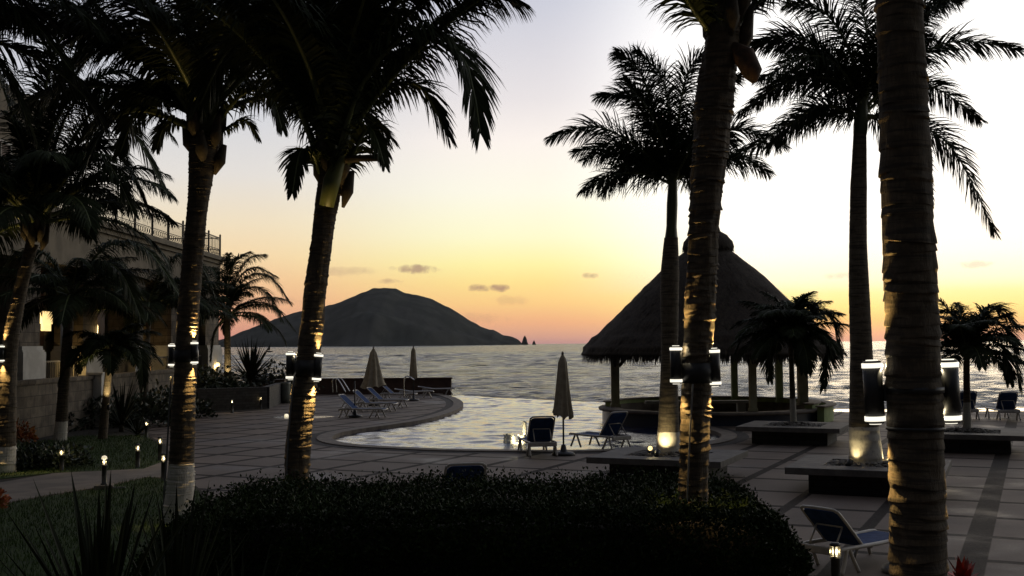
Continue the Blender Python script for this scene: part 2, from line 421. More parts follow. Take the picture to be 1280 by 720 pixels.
def light(kind, loc, energy, color, parent=None, direction=None, size=None, blend=.6, radius=.03):
    l = bpy.data.lights.new('bulb_light', kind); l.energy = energy; l.color = color
    l.shadow_soft_size = 0.0 if kind == 'POINT' else radius
    if kind == 'SPOT': l.spot_size = R(size); l.spot_blend = blend
    o = bpy.data.objects.new('bulb_light', l); COL.objects.link(o)
    off = Vector(); p = parent
    while p is not None: off += p.location; p = p.parent
    o.location = Vector(loc) - off
    if direction is not None: o.rotation_euler = (-Vector(direction)).to_track_quat('Z', 'Y').to_euler()
    if parent is not None: o.parent = parent
    return o
def spline(pts, n, closed=False):
    pts = [Vector(p) for p in pts]; k = len(pts); res = []
    segs = k if closed else k - 1
    for i in range(segs):
        if closed: p0, p1, p2, p3 = (pts[(i + q) % k] for q in (-1, 0, 1, 2))
        else: p0, p1, p2, p3 = pts[max(i - 1, 0)], pts[i], pts[i + 1], pts[min(i + 2, k - 1)]
        for j in range(n):
            t = j / n
            res.append(.5 * ((2 * p1) + (p2 - p0) * t + (2 * p0 - 5 * p1 + 4 * p2 - p3) * t * t + (3 * p1 - p0 - 3 * p2 + p3) * t ** 3))
    if not closed: res.append(pts[-1])
    return res
def interp(xs, ys, x):
    if x <= xs[0]: return ys[0]
    for a, b, c, d in zip(xs, xs[1:], ys, ys[1:]):
        if x <= b: return c + (d - c) * (x - a) / (b - a)
    return ys[-1]
U = random.uniform
# ================================================================== SETTING
SEA_SLOPE, POOL_SLOPE = .0105, .0034
# ---- sea: a fan of rows reaching the horizon, with real swell
import numpy as np
def grid_object(name, X, Y, Z, m):
    r, c = X.shape; me = bpy.data.meshes.new(name)
    idx = np.arange(r * c).reshape(r, c)
    f = np.stack([idx[:-1, :-1], idx[:-1, 1:], idx[1:, 1:], idx[1:, :-1]], -1).reshape(-1, 4)
    me.vertices.add(r * c); me.vertices.foreach_set('co', np.stack([X, Y, Z], -1).astype(np.float32).ravel())
    me.loops.add(f.size); me.loops.foreach_set('vertex_index', f.ravel().astype(np.int32))
    me.polygons.add(len(f)); me.polygons.foreach_set('loop_start', np.arange(0, f.size, 4, dtype=np.int32))
    me.polygons.foreach_set('use_smooth', np.ones(len(f), dtype=bool))
    me.materials.append(M[m]); me.update(calc_edges=True); me.validate()
    o = bpy.data.objects.new(name, me); COL.objects.link(o); return tag(o, kind='structure')
rs = np.random.RandomState(4)
def swell(X, Y, waves, sp=None):
    Z = np.zeros_like(X)
    for l, a, ph, am in waves:
        w_ = am if sp is None else am * np.clip((l - 2.0 * sp) / (1.2 * sp + .01), 0, 1)
        Z += w_ * np.sin(2 * math.pi / l * (X * math.sin(a) + Y * math.cos(a)) + ph + .8 * np.sin(X * .9 / l + Y * .5 / l + ph * 3))
    return Z
rows, y = [], 42.0
while y < 9000: rows.append(y); y *= 1.0065
rows = np.array(rows); tx = np.linspace(-.8, .8, 620)
X = rows[:, None] * tx[None, :]; Y = np.repeat(rows[:, None], len(tx), 1)
wv = [(l, rs.uniform(-1.0, 1.0), rs.uniform(0, 6.3), SEA_SLOPE * l) for l in np.exp(rs.uniform(math.log(.5), math.log(3.6), 54))]
wv2 = [(l, rs.uniform(-1.0, 1.0), rs.uniform(0, 6.3), SEA_SLOPE * .75 * l) for l in np.exp(rs.uniform(math.log(4), math.log(13), 40))]
fade = np.clip((Y - 110) / 350, 0, 1)
grid_object('sea', X, Y, -2.5 + swell(X, Y, wv, Y * .0065) + fade * swell(X, Y, wv2, Y * .0065), 'sea')
# ---- wet shore seen past the right-hand edge of the deck
mb = MB(); mb.add([(14, 70, -2.30), (90, 66, -2.30), (110, 86, -2.42), (22, 88, -2.42)], [(0, 1, 2, 3)])
struct(mb, 'beach', 'shore')
# ---- island hill far out, with its ridge line
def island():
    prof = [(225, 431), (262, 428), (285, 424), (300, 417), (320, 409), (350, 397), (378, 388), (405, 384), (425, 379.5), (440, 373), (455, 367), (466, 362.5), (480, 360.5), (494, 361.5),
            (507, 367), (520, 369.5), (535, 373), (552, 381), (568, 389), (585, 400), (600, 409), (612, 413.5), (616, 413), (628, 420), (640, 421.5), (647, 425), (652, 430)]
    xs = [p[0] for p in prof]; ys = [p[1] for p in prof]
    D = 4200.0; NX, NY = 190, 46; vs = []
    for j in range(NY):
        b = j / (NY - 1)
        for i in range(NX):
            px = 225 + (652 - 225) * i / (NX - 1)
            yy = interp(xs, ys, px) + noise.noise(Vector((px * .11, 0, 0))) * .9
            yh = 429.3 - (px - 640) * .0076
            H = max(0, (yh - yy) / F * D + 7.6)
            X = (px - 640) / F * D
            d = (b - .5) * 2
            s = max(0, 1 - abs(d) ** 1.5)
            n = noise.fractal(Vector((X * .004, d * 3.5, 3.1)), 1, 2, 5) * .16 * (1 - s) * 2 * min(1, s * 5)
            ext = 150 + 3.2 * H
            vs.append((X, D + d * ext + 120 * noise.noise(Vector((X * .003, 0, 7))), -10 + max(0, (H + 8) * (s + n)) + 2.5 * noise.noise(Vector((X * .03, d * 30, 1)))))
    fs = [(j * NX + i, j * NX + i + 1, (j + 1) * NX + i + 1, (j + 1) * NX + i) for j in range(NY - 1) for i in range(NX - 1)]
    mb = MB(); mb.add(vs, fs, 0, True); return mb
struct(island(), 'island_hill', 'hill')
def sea_stack(pts, label, d, seed):
    mb = MB(); base = P(pts[0][0], pts[0][1], d)
    cx = sum(p[0] for p in pts) / len(pts)
    zs = []
    prof = []
    for (xl, xr, y) in [(p[0], p[1], p[2]) for p in pts]: pass
# rock needles to the right of the island
def needle(cx, top, bot, wb, label, d=4000):
    k = d / F; mb = MB(); n = 14
    c = P(cx, bot, d); h = (bot - top) * k; prof = []
    for i in range(9):
        t = i / 8; prof.append((wb * k * .5 * (1 - t) ** .75 + .6, -8 + (h + 8) * t))
    sd_ = cx
    mb.lathe(prof, (c.x, d, -2.5), n, fn=lambda th, z, i: 1 + .35 * noise.noise(Vector((math.cos(th) * 1.5, math.sin(th) * 1.5, z * .06 + sd_))))
    o = mb.build('sea_stack', 'hill'); tag(o, label, 'rock', 'rock needles off the island')
needle(656, 418.5, 430, 10, 'taller pointed rock needle rising from the sea at the tip of the island')
needle(667.5, 424.5, 430, 6, 'small rock needle in the sea, farther from the island than the tall one')
# ---- deck with the pool cut into it
pool_px = [(548, 492.5), (566, 497), (576, 502), (577, 508), (566, 514.5), (535, 524), (490, 531.5), (450, 537), (424, 542), (413, 547.5), (421, 553), (450, 557.2), (500, 560),
           (560, 562.5), (640, 563.5), (700, 564), (760, 563), (820, 560), (870, 556), (897, 550.5), (904, 545), (897, 540.5), (884, 537), (874, 534)]
pool_g = [G(x, y) for x, y in pool_px]
rim = [p.xy for p in spline(pool_g, 6)]
PAL = Vector((7.5, 42.7, 0)); PR = 4.1
inner = [(p.x, p.y) for p in rim]
deck_pts = [(-15.6, 66.2), (-3.9, 66.2)] + inner + [(PAL.x - 1, PAL.y - 3.3), (PAL.x, PAL.y), (PAL.x + 1.5, PAL.y + 3.0), (10.5, 46.2), (14, 46), (24, 45.5), (60, 44), (160, 44), (160, -60), (-15.6, -60)]
mb = MB(); mb.poly(deck_pts, 0.0, -3.2); struct(mb, 'pool_deck', 'deck')
def offset_path(pts, d):
    res = []
    for i, p in enumerate(pts):
        a = Vector(pts[max(i - 1, 0)]); b = Vector(pts[min(i + 1, len(pts) - 1)])
        t = (b - a).normalized(); res.append((p[0] - t.y * d, p[1] + t.x * d))
    return res
def ribbon(path, d0, d1, z, drop=None):
    a = offset_path(path, d0); b = offset_path(path, d1); n = len(path); mb = MB()
    vs = [(p[0], p[1], z) for p in a] + [(p[0], p[1], z) for p in b]
    mb.add(vs, [(i, i + 1, n + i + 1, n + i) for i in range(n - 1)])
    if drop is not None:
        for q, flip in ((a, 1), (b, 0)):
            mb.add([(p[0], p[1], z) for p in q] + [(p[0], p[1], drop) for p in q],
                   [((i, n + i, n + i + 1, i + 1) if flip else (i, i + 1, n + i + 1, n + i)) for i in range(n - 1)])
    return mb
side = -1      # land lies to the right of the path direction
struct(ribbon(inner, .05, -.42, .035, -.35), 'pool_coping', 'coping')
struct(ribbon(inner, -.42, -.78, .006), 'paving_band', 'band')
# ---- pool water with real ripples, up to its overflow edge
v = np.linspace(0, 1, 300); u = np.linspace(0, 1, 210)
far = np.interp(u, [0, .26, .6, 1], [66, 65, 56, 48]); xs_ = -9 + 23 * u
Y = 28 + (far[None, :] - 28) * v[:, None]; X = np.repeat(xs_[None, :], 300, 0)
wv = [(l, rs.uniform(-1.5, 1.5), rs.uniform(0, 6.3), POOL_SLOPE * l) for l in np.exp(rs.uniform(math.log(.34), math.log(1.8), 36))]
Z = -.09 + swell(X, Y, wv)
Z[-1] = -.12
X = np.vstack([X, X[-1:]]); Y = np.vstack([Y, Y[-1:] + .02]); Z = np.vstack([Z, np.full((1, 210), -2.9)])
grid_object('pool_water', X, Y, Z, 'pool')
# ---- ground on the left: bed, lawn, path
def gp(*pp): return [tuple(G(x, y).xy) for x, y in pp]
bed = [(-15.55, 64.0)] + gp((345, 495), (352, 502), (335, 512), (290, 515.5), (215, 517), (186, 529), (186, 545), (206, 556), (218, 575), (240, 604), (262, 622), (258, 650), (252, 720), (240, 900)) + [(-15.55, 6)]
mb = MB(); mb.poly(bed, .012, -.05); struct(mb, 'garden_soil', 'soil')
lawn_u = gp((-160, 604), (0, 600), (62, 593), (180, 587.5), (206, 577), (200, 558), (182, 546), (100, 546), (40, 554), (-160, 563))
lawn_l = gp((-200, 652), (6, 632.5), (58, 622.5), (124, 612.5), (180, 599.5), (212, 600), (238, 607), (256, 626), (250, 665), (236, 760), (220, 900), (-300, 900))
mb = MB(); mb.poly(lawn_u, .03, -.02); mb.poly(lawn_l, .03, -.02); tag(mb.build('lawn', 'turf'), kind='structure')
pth = gp((-200, 620), (0, 605.5), (66, 593.8), (180, 588), (206, 578), (222, 578), (240, 603), (214, 599.5), (180, 598.8), (124, 611.6), (58, 621.6), (6, 631.6), (-200, 650))
mb = MB(); mb.poly(pth, .042, -.02); struct(mb, 'garden_path', 'path')
def inside(p, poly):
    c = False; n = len(poly)
    for i in range(n):
        a, b = poly[i], poly[i - 1]
        if (a[1] > p[1]) != (b[1] > p[1]) and p[0] < (b[0] - a[0]) * (p[1] - a[1]) / (b[1] - a[1]) + a[0]: c = not c
    return c
def grass(n):
    mb = MB(); k = 0
    while k < n:
        if random.random() < .6: x, y, pl = U(-12, -3.5), U(12.5, 26), lawn_l
        else: x, y, pl = U(-16, -8), U(24, 38), lawn_u
        if not inside((x, y), pl): continue
        k += 1
        h = U(.04, .11); a = U(0, 6.3); l = U(0, .06); wv = Vector((math.cos(a), math.sin(a), 0)) * .007
        b = Vector((x, y, .028)); t = b + Vector((math.cos(a * 3) * l, math.sin(a * 3) * l, h))
        mb.add([b - wv, b + wv, t], [(0, 1, 2)])
    return mb
tag(grass(32000).build('grass', 'grass'), kind='stuff')
# ================================================================== HOTEL ON THE LEFT
XF = -16.5
hotel = thing('hotel_building', 'two storey hotel wing clad in stone with brown shutters and a roof terrace', 'building', (XF, 46, 0))
mb = MB()
mb.box((XF - 1.55, 47.3, 3.6), (.4, 30.6, 5.0))                        # recessed wall of the ground floor
mb.box((XF - 4, 62.55, 4.2), (5.5, .3, 6.2))
mb.build('wall', 'stucco', hotel)
mb = MB(); mb.box((XF - 3.2, 46.4, .64), (8.6, 33.4, 1.27)); mb.build('terrace_plinth', 'cladding', hotel)
mb = MB(); mb.box((XF - 3, 47.2, 6.85), (6.2, 31.4, 1.7)); mb.build('upper_wall', 'stucco', hotel)
cb = MB(); cb.box((XF - 2.9, 47.2, 7.74), (6.6, 31.8, .22)); cb.box((XF - 2.95, 47.2, 7.54), (6.35, 31.55, .2)); cb.box((XF - 2.95, 47.2, 5.95), (6.4, 31.6, .16)); cb.build('cornice', 'stucco', hotel)
mb = MB(); mb.box((XF - 4.5, 38, 10.2), (5, 14, 4.7)); up = mb.build('upper_storey', 'stucco', hotel)
for k, y in enumerate((43.2, 40.2, 37.0)):
    f = MB(); x = XF - 1.96
    for dy_ in (-.75, .75): f.box((x, y + dy_, 9.15), (.12, .12, 2.3))
    f.box((x, y, 10.35), (.12, 1.62, .12)); f.box((x, y, 9.15), (.06, .05, 2.28))
    fo = f.build('window', 'stucco_w', hotel)
    p_ = MB(); p_.box((x - .02, y, 9.15), (.05, 1.38, 2.28)); p_.build('shutter', 'shutter', fo)
piers = [(37.3, 38.9), (42.8, 44.3), (48.4, 50.0), (53.9, 55.3), (59.9, 62.6)]
for a, b in piers:
    m_ = MB(); m_.box((XF - .45, (a + b) / 2, 3.75), (1.1, b - a, 5.0)); pr = m_.build('pier', 'cladding', hotel)
    q = MB(); q.box((XF - .4, (a + b) / 2, 2.0), (1.36, b - a + .22, 1.46)); q.box((XF - .4, (a + b) / 2, 2.74), (1.28, b - a + .14, .12)); q.box((XF - .4, (a + b) / 2, 2.86), (1.2, b - a + .06, .14))
    q.build('pedestal', 'stucco_w', pr)
bays = list(zip(piers, piers[1:]))
for k, ((_, a), (b, _)) in enumerate(bays):
    c = (a + b) / 2; wd = b - a
    sh = MB()
    for j in (-1, 1): sh.box((XF - 1.30, c + j * wd * .22, 4.4), (.08, wd * .40, 3.3))
    if k in (1, 3): sh.box((XF - .55, a + wd * .30, 4.35), (.07, wd * .6, 3.0))
    sh.build('shutter', 'shutter', hotel)
    rl = MB(); x = XF - .05
    rl.box((x, c, 2.38), (.06, wd, .06)); rl.box((x, c, 1.42), (.05, wd, .05))
    nb = int(wd / .16)
    for j in range(nb): rl.box((x, a + wd * (j + .5) / nb, 1.9), (.022, .022, .95))
    rl.build('terrace_railing', 'iron', hotel)
tb = MB(); tb.box((XF + .25, 46.4, 1.32), (.5, 33.3, .12)); tb.build('terrace_edge', 'stucco', hotel)
# roof terrace railing
rr = MB(); x = XF + .15; y0, y1 = 39, 62.6
rr.box((x, (y0 + y1) / 2, 8.92), (.06, y1 - y0, .05)); rr.box((x, (y0 + y1) / 2, 8.80), (.03, y1 - y0, .03)); rr.box((x, (y0 + y1) / 2, 8.28), (.03, y1 - y0, .03)); rr.box((x, (y0 + y1) / 2, 7.92), (.04, y1 - y0, .04))
y = y0
while y < y1:
    rr.box((x, y, 8.4), (.014, .018, .98)); y += .155
y = y0 + .15
while y < y1 - .2:                                  # scrolled lower band
    ring_pts = [(x, y + .13 * math.cos(q * math.pi / 5), 8.10 + .13 * math.sin(q * math.pi / 5)) for q in range(11)]
    rr.tube(ring_pts, .013, 4, caps=False); y += .30
rr.box((XF - 2.5, y1, 8.92), (5.3, .06, .05)); rr.box((XF - 2.5, y1, 8.28), (5.3, .03, .03)); rr.box((XF - 2.5, y1, 7.92), (5.3, .04, .04))
for j in range(33): rr.box((XF - 5.1 + j * .16, y1, 8.4), (.018, .014, .98))
ro = rr.build('roof_railing', 'iron', hotel)
for j in range(11):
    q = MB(); yy = y0 + (y1 - y0) * j / 10
    q.box((x, yy, 8.45), (.085, .085, 1.18)); q.lathe([(.05, 9.04), (.06, 9.08), (.02, 9.14)], (x, yy, 0), 8); q.build('post', 'iron', ro)
# lit parts of the hotel: warm lamps inside the loggia
def sconce(p, h, wd, label):
    t_ = thing('wall_lamp', label, 'lamp', p, 'warm lamps on the hotel')
    b = MB(); b.lathe([(wd * .8, -h / 2), (wd, -h * .2), (wd, h * .3), (wd * .7, h / 2)], p, 10); b.build('lamp_shade', 'glow_warm', t_)
    c = MB(); c.box(Vector(p) + Vector((-wd - .05, 0, 0)), (.06, wd * 1.4, h * 1.1)); c.build('bracket', 'iron', t_)
    light('POINT', Vector(p) + Vector((.25, -.25, 0)), 13, (1, .66, .25), t_, radius=.12)
sconce(P(44.5, 403, 39.6), .42, .085, 'bright warm wall lamp on the hotel, behind fronds, highest of the lamps')
sconce(P(119.5, 412, 44.7), .45, .10, 'upper one of two warm lamps on a stone pier behind a young palm')
sconce(P(119.5, 424, 44.7), .42, .12, 'lower round one of two warm lamps on a stone pier behind a young palm')
w_ = MB(); w_.box(P(58, 397, 40.3), (.08, .9, .45)); w_.box(P(57.5, 408.5, 40.3), (.08, .7, .3)); tag(w_.build('lit_window', 'wall_glow'), 'small lit hotel windows beside the brightest wall lamp', 'window')
light('POINT', P(92, 452, 42.0), 16, (1, .66, .24), hotel, radius=.2)
light('POINT', P(193, 464, 51.6) + Vector((-.1, 0, -.1)), 24, (1, .68, .26), hotel, radius=.2)
light('POINT', P(177, 418, 50.6) + Vector((.1, 0, 0)), 16, (1, .66, .25), hotel, radius=.15)
def patio_chair(p, rz, label):
    t_ = thing('terrace_chair', label, 'chair')
    b = MB(); b.box((0, 0, .46), (.56, .54, .07), bev=.02); b.build('seat', 'wood', t_)
    b = MB(); b.box((0, -.28, .85), (.56, .06, .78), bev=.02); b.build('backrest', 'wood', t_)
    for sx in (-1, 1):
        b = MB(); b.tube([(sx * .27, .25, 0), (sx * .27, .25, .68), (sx * .27, -.3, .70)], .022, 6); b.build('armrest', 'wood', t_)
        b = MB(); b.tube([(sx * .25, -.25, 0), (sx * .25, -.25, .46)], .022, 6); b.build('leg', 'wood', t_)
    t_.location = p; t_.rotation_euler = (0, 0, rz)
patio_chair((XF - .55, 51.6, 1.27), R(60), 'dark high-backed chair on the lit hotel terrace behind a railing')
# low stone wall in front of the terrace
mb = MB(); mb.box((-15.3, 41.0, .85), (.45, 22.0, 1.8)); mb.box((-15.3, 41.0, 1.80), (.56, 22.1, .12))
tag(mb.build('garden_wall', 'cladding'), 'low stone clad garden wall in front of the hotel terrace', 'wall')
mb = MB(); mb.box((-15.02, 40.6, .95), (.5, .52, 1.9)); mb.box((-15.02, 40.6, 1.93), (.6, .62, .08))
tag(mb.build('white_pillar', 'stucco_w'), 'square white pillar set into the low stone wall', 'pillar')
mb = MB(); mb.tube([(-15.2, 37.9, 1.86), (-15.2, 37.9, 4.05)], .085, 8); tag(mb.build('white_post', 'stucco_w'), 'slim white post standing on the stone wall by a palm trunk', 'post')
# planted retaining wall by the deck
a = G(214, 516); b = G(332, 511); mb = MB()
for (p, q) in ((a, b), (b, G(352, 502))):
    c = (p + q) / 2; d = q - p; mb.box((c.x, c.y, .5), (d.length, .35, 1.0), math.atan2(d.y, d.x))
tag(mb.build('planter_wall', 'stone_dark'), 'low dark planter wall along the far left side of the deck', 'wall')
# red-brown wall closing the far end of the deck
ly = 66.0; mb = MB(); mb.box((-9.6, ly, .38), (12.0, .45, .98)); mb.box((-9.6, ly, .90), (12.12, .56, .07))
tag(mb.build('end_wall', 'redwall'), 'long low red-brown wall between the deck and the sea', 'wall')
# ================================================================== PALAPA
pal = thing('palapa_hut', 'round palapa hut with a tall conical thatched roof beside the pool', 'hut', PAL)
mb = MB(); n = 64
mb.lathe([(PR, -3.0), (PR, .36)], PAL, n, caps=False); mb.build('base_wall', 'pooltile', pal)
mb = MB(); mb.lathe([(PR - .25, .36), (PR + .12, .36), (PR + .14, .40), (PR + .14, .45), (PR + .10, .47), (PR - .42, .47), (PR - .42, .05)], PAL, n, caps=False); mb.build('ledge', 'coping', pal)
mb = MB(); mb.lathe([(.01, .04), (PR - .42, .04)], PAL, n, caps=False); mb.build('floor', 'coping', pal)
mb = MB()                                              # green wall round the back and bar counter
def arc_wall(mb, r0, r1, a0, a1, z0, z1, k=40):
    for i in range(k):
        t0, t1 = R(a0 + (a1 - a0) * i / k), R(a0 + (a1 - a0) * (i + 1) / k)
        q = [(r * math.cos(t), r * math.sin(t)) for t in (t0, t1) for r in (r0, r1)]
        vs = [(PAL.x + x, PAL.y + y, z) for z in (z0, z1) for x, y in (q[0], q[1], q[3], q[2])]
        f = [(4, 5, 6, 7), (3, 2, 1, 0), (1, 2, 6, 5), (3, 0, 4, 7)]
        if i == 0: f.append((0, 1, 5, 4))
        if i == k - 1: f.append((2, 3, 7, 6))
        mb.add(vs, f)
arc_wall(mb, PR - .40, PR - .12, -35, 175, .475, .62); arc_wall(mb, PR + .145, PR + .40, -38, 30, .003, .55); mb.build('bar_wall', 'green_paint', pal)
mb = MB(); arc_wall(mb, PR - .48, PR - .04, -36, 176, .623, .67); arc_wall(mb, PR + .142, PR + .5, -40, 31, .553, .60); mb.build('counter', 'coping', pal)
mb = MB(); mb.box(PAL + Vector((-.35, .2, .62)), (4.2, .5, .10), R(-2)); mb.box(PAL + Vector((-1.6, .2, .3)), (.3, .3, .54)); mb.box(PAL + Vector((1.2, .2, .3)), (.3, .3, .54)); mb.build('bench', 'stucco_w', pal)
for (ang, r, rad, mt) in [(182, 3.62, .15, 'column'), (-1, 3.5, .17, 'column'), (-76, 3.6, .12, 'column'), (64, 3.55, .12, 'green_paint'), (33, 3.7, .13, 'green_paint')]:
    c = PAL + Vector((r * math.cos(R(ang)), r * math.sin(R(ang)), 0)); q = MB()
    q.box((c.x, c.y, 1.75), (rad * 2, rad * 2, 2.5)); q.box((c.x, c.y, .53), (rad * 2.5, rad * 2.5, .1))
    co = q.build('column', mt, pal)
    if mt == 'column':
        q = MB(); inw = (PAL - c).normalized()
        q.tube([c + Vector((0, 0, 2.0)) + inw * rad, c + Vector((0, 0, 3.0)) + inw * 1.0], .07, 6); q.tube([c + Vector((inw.y * .1, -inw.x * .1, 2.0)), c + Vector((inw.y * .55, -inw.x * .55, 2.75))], .06, 6); q.build('brace', 'wood', co)
mb = MB(); k = 96
rp = [(4.5, 2.42), (4.85, 2.42), (4.80, 2.66), (4.52, 2.98), (4.0, 3.45), (3.3, 4.12), (2.6, 4.84), (1.9, 5.52), (1.2, 6.1), (.7, 6.5), (.1, 6.75)]
rp2 = []
for (r0, z0), (r1, z1) in zip(rp, rp[1:]):
    for i in range(4): rp2.append((r0 + (r1 - r0) * i / 4, z0 + (z1 - z0) * i / 4))
rp2.append(rp[-1])
mb.lathe(rp2, PAL, k, fn=lambda th, z, i: 1 + .022 * noise.noise(Vector((math.cos(th) * 9, math.sin(th) * 9, z * 2.5))) + .012 * noise.noise(Vector((math.cos(th) * 40, math.sin(th) * 40, z * 3))) + (.010 if i % 4 == 1 else 0), caps=False)
for i in range(5200):                                  # straw ends on the slope and the fringe
    th = U(0, 6.2832)
    if i < 2600: r, z, L_ = U(4.45, 4.87), 2.5, U(.15, .42); dn = Vector((math.cos(th) * .15, math.sin(th) * .15, -1))
    else:
        s_ = U(0, 1) ** .6; z = 6.5 - 3.9 * s_; r = interp([2.42, 2.62, 2.98, 3.45, 4.12, 4.84, 5.52, 6.1, 6.5], [4.85, 4.80, 4.52, 4.0, 3.3, 2.6, 1.9, 1.2, .7], z) + .02; L_ = U(.15, .3); dn = Vector((math.cos(th) * .8, math.sin(th) * .8, -.75))
    b = PAL + Vector((math.cos(th) * r, math.sin(th) * r, z)); wv = Vector((-math.sin(th), math.cos(th), 0)) * U(.012, .035)
    dn = dn + Vector((U(-.15, .15), U(-.15, .15), 0)); mb.add([b - wv, b + wv, b + dn * L_ + wv * .3, b + dn * L_ - wv * .3], [(0, 1, 2, 3)])
mb.build('thatched_roof', 'thatch', pal)
mb = MB(); mb.lathe([(.75, 6.42), (.93, 6.36), (.97, 6.5), (.92, 6.72), (.74, 6.95), (.45, 7.14), (.2, 7.25), (.02, 7.27)], PAL, 40, fn=lambda th, z, i: 1 + .07 * noise.noise(Vector((math.cos(th) * 5, math.sin(th) * 5, z * 4))))
for i in range(260):
    th = U(0, 6.2832); b = PAL + Vector((math.cos(th) * .93, math.sin(th) * .93, U(6.4, 6.6))); wv = Vector((-math.sin(th), math.cos(th), 0)) * .025
    e = b + Vector((math.cos(th) * .1, math.sin(th) * .1, -U(.1, .25))); mb.add([b - wv, b + wv, e], [(0, 1, 2)])
mb.build('ridge_cap', 'thatch', pal)
# ================================================================== SEA AIR
hm = bpy.data.materials.new('sea_air'); hm.use_nodes = True; hm.node_tree.nodes.clear()
t = NT(hm.node_tree); pv = t.node('ShaderNodeVolumePrincipled'); pv.inputs['Density'].default_value = .000014
pv.inputs['Color'].default_value = (.93, .96, 1, 1); pv.inputs['Anisotropy'].default_value = .3
ou = t.node('ShaderNodeOutputMaterial'); t.l.new(pv.outputs[0], ou.inputs['Volume'])
mb = MB(); mb.box((0, 4600, 148), (16500, 9600, 310)); hz = mb.build('haze', hm); hz['kind'] = 'stuff'
# ================================================================== PALMS
ZUP = Vector((0, 0, 1))
def leafing(mb, line, leaf, n, hang, wid, plume, t0=.16, vee=.35, rag=.1, mi=0):
    k = len(line) - 1
    for i in range(n):
        t = t0 + (1 - t0) * (i + .5) / n
        q = min(int(t * k), k - 1); fr = t * k - q
        p = line[q].lerp(line[q + 1], fr); T = (line[q + 1] - line[q]).normalized()
        Sd = T.cross(ZUP)
        if Sd.length < .05: Sd = Vector((1, 0, 0))
        Sd.normalize(); N = Sd.cross(T).normalized()
        u = (t - t0) / (1 - t0)
        ln = leaf * (.50 + .62 * math.sin(math.pi * min(1, u * .78 + .13))) * (1 - .50 * u ** 3)
        phi = R(66 - 38 * u)
        for sg in (-1, 1):
            if random.random() < rag * .3: continue
            ph = phi + U(-.10, .10); rise = vee + U(-plume, plume)
            d = (Sd * sg * math.cos(rise) + N * math.sin(rise)) * math.sin(ph) + T * math.cos(ph)
            l = ln * U(.85, 1.1); b = p.copy(); ww = wid * U(.8, 1.15)
            wv = (T - d * T.dot(d))
            if wv.length < 1e-3: continue
            wv = (wv.normalized() + N * U(-.5, .5)).normalized()
            pts = [b - wv * ww * .35, b + wv * ww * .35]; hg = hang * U(.6, 1.3)
            for sgm, (fr_, wq) in enumerate(((.34, 1.0), (.36, .75), (.30, .05))):
                dd = (d + Vector((0, 0, -hg * (sgm + .35)))).normalized()
                b = b + dd * l * fr_
                pts += [b - wv * ww * wq * .5, b + wv * ww * wq * .5]
            mb.add(pts, [(0, 1, 3, 2), (2, 3, 5, 4), (4, 5, 7, 6)], mi)
def arc_line(p0, az, el_, L, droop, k=16, swirl=0.0):
    pts = [Vector(p0)]
    for i in range(k):
        s = (i + .5) / k; e = el_ - droop * s ** 1.35; a = az + swirl * s
        pts.append(pts[-1] + Vector((math.cos(e) * math.cos(a), math.cos(e) * math.sin(a), math.sin(e))) * (L / k))
    return pts
def px_line(pxs, d, dd=0.0, k=16):
    """three or four image points at a depth; dd = how much nearer (-) or farther the tip is"""
    n = len(pxs); pts = [P(x, y, d + dd * i / (n - 1)) for i, (x, y) in enumerate(pxs)]
    sp = spline(pts, k // (n - 1)); return sp
def frond(palm, line, kind, dry=False):
    mb = MB(); L = sum((b - a).length for a, b in zip(line, line[1:]))
    if kind == 'coconut': pr = dict(leaf=.66 * min(1.25, L / 3.2) + .14, n=int(42 + L * 26), hang=.6, wid=.036, plume=.15, t0=.18)
    elif kind == 'royal': pr = dict(leaf=.68, n=int(70 + L * 46), hang=.36, wid=.026, plume=1.15, t0=.10, vee=.1)
    else: pr = dict(leaf=.21 * L + .17, n=int(34 + L * 34), hang=.42, wid=.036, plume=.25, t0=.12)
    leafing(mb, line, mi=0, **pr)
    k = len(line); r0 = {'coconut': .052, 'royal': .036, 'young': .022}[kind] * min(1.1, L / 3 + .25)
    rads = [r0 * (1.5 if i == 0 else 1) * (1 - .86 * (i / (k - 1)) ** .6) + .004 for i in range(k)]
    mb.tube(line, rads, 6, mi=1, caps=False)
    return mb.build('frond', ['leaf_dry' if dry else 'leaf', 'rachis'], palm)
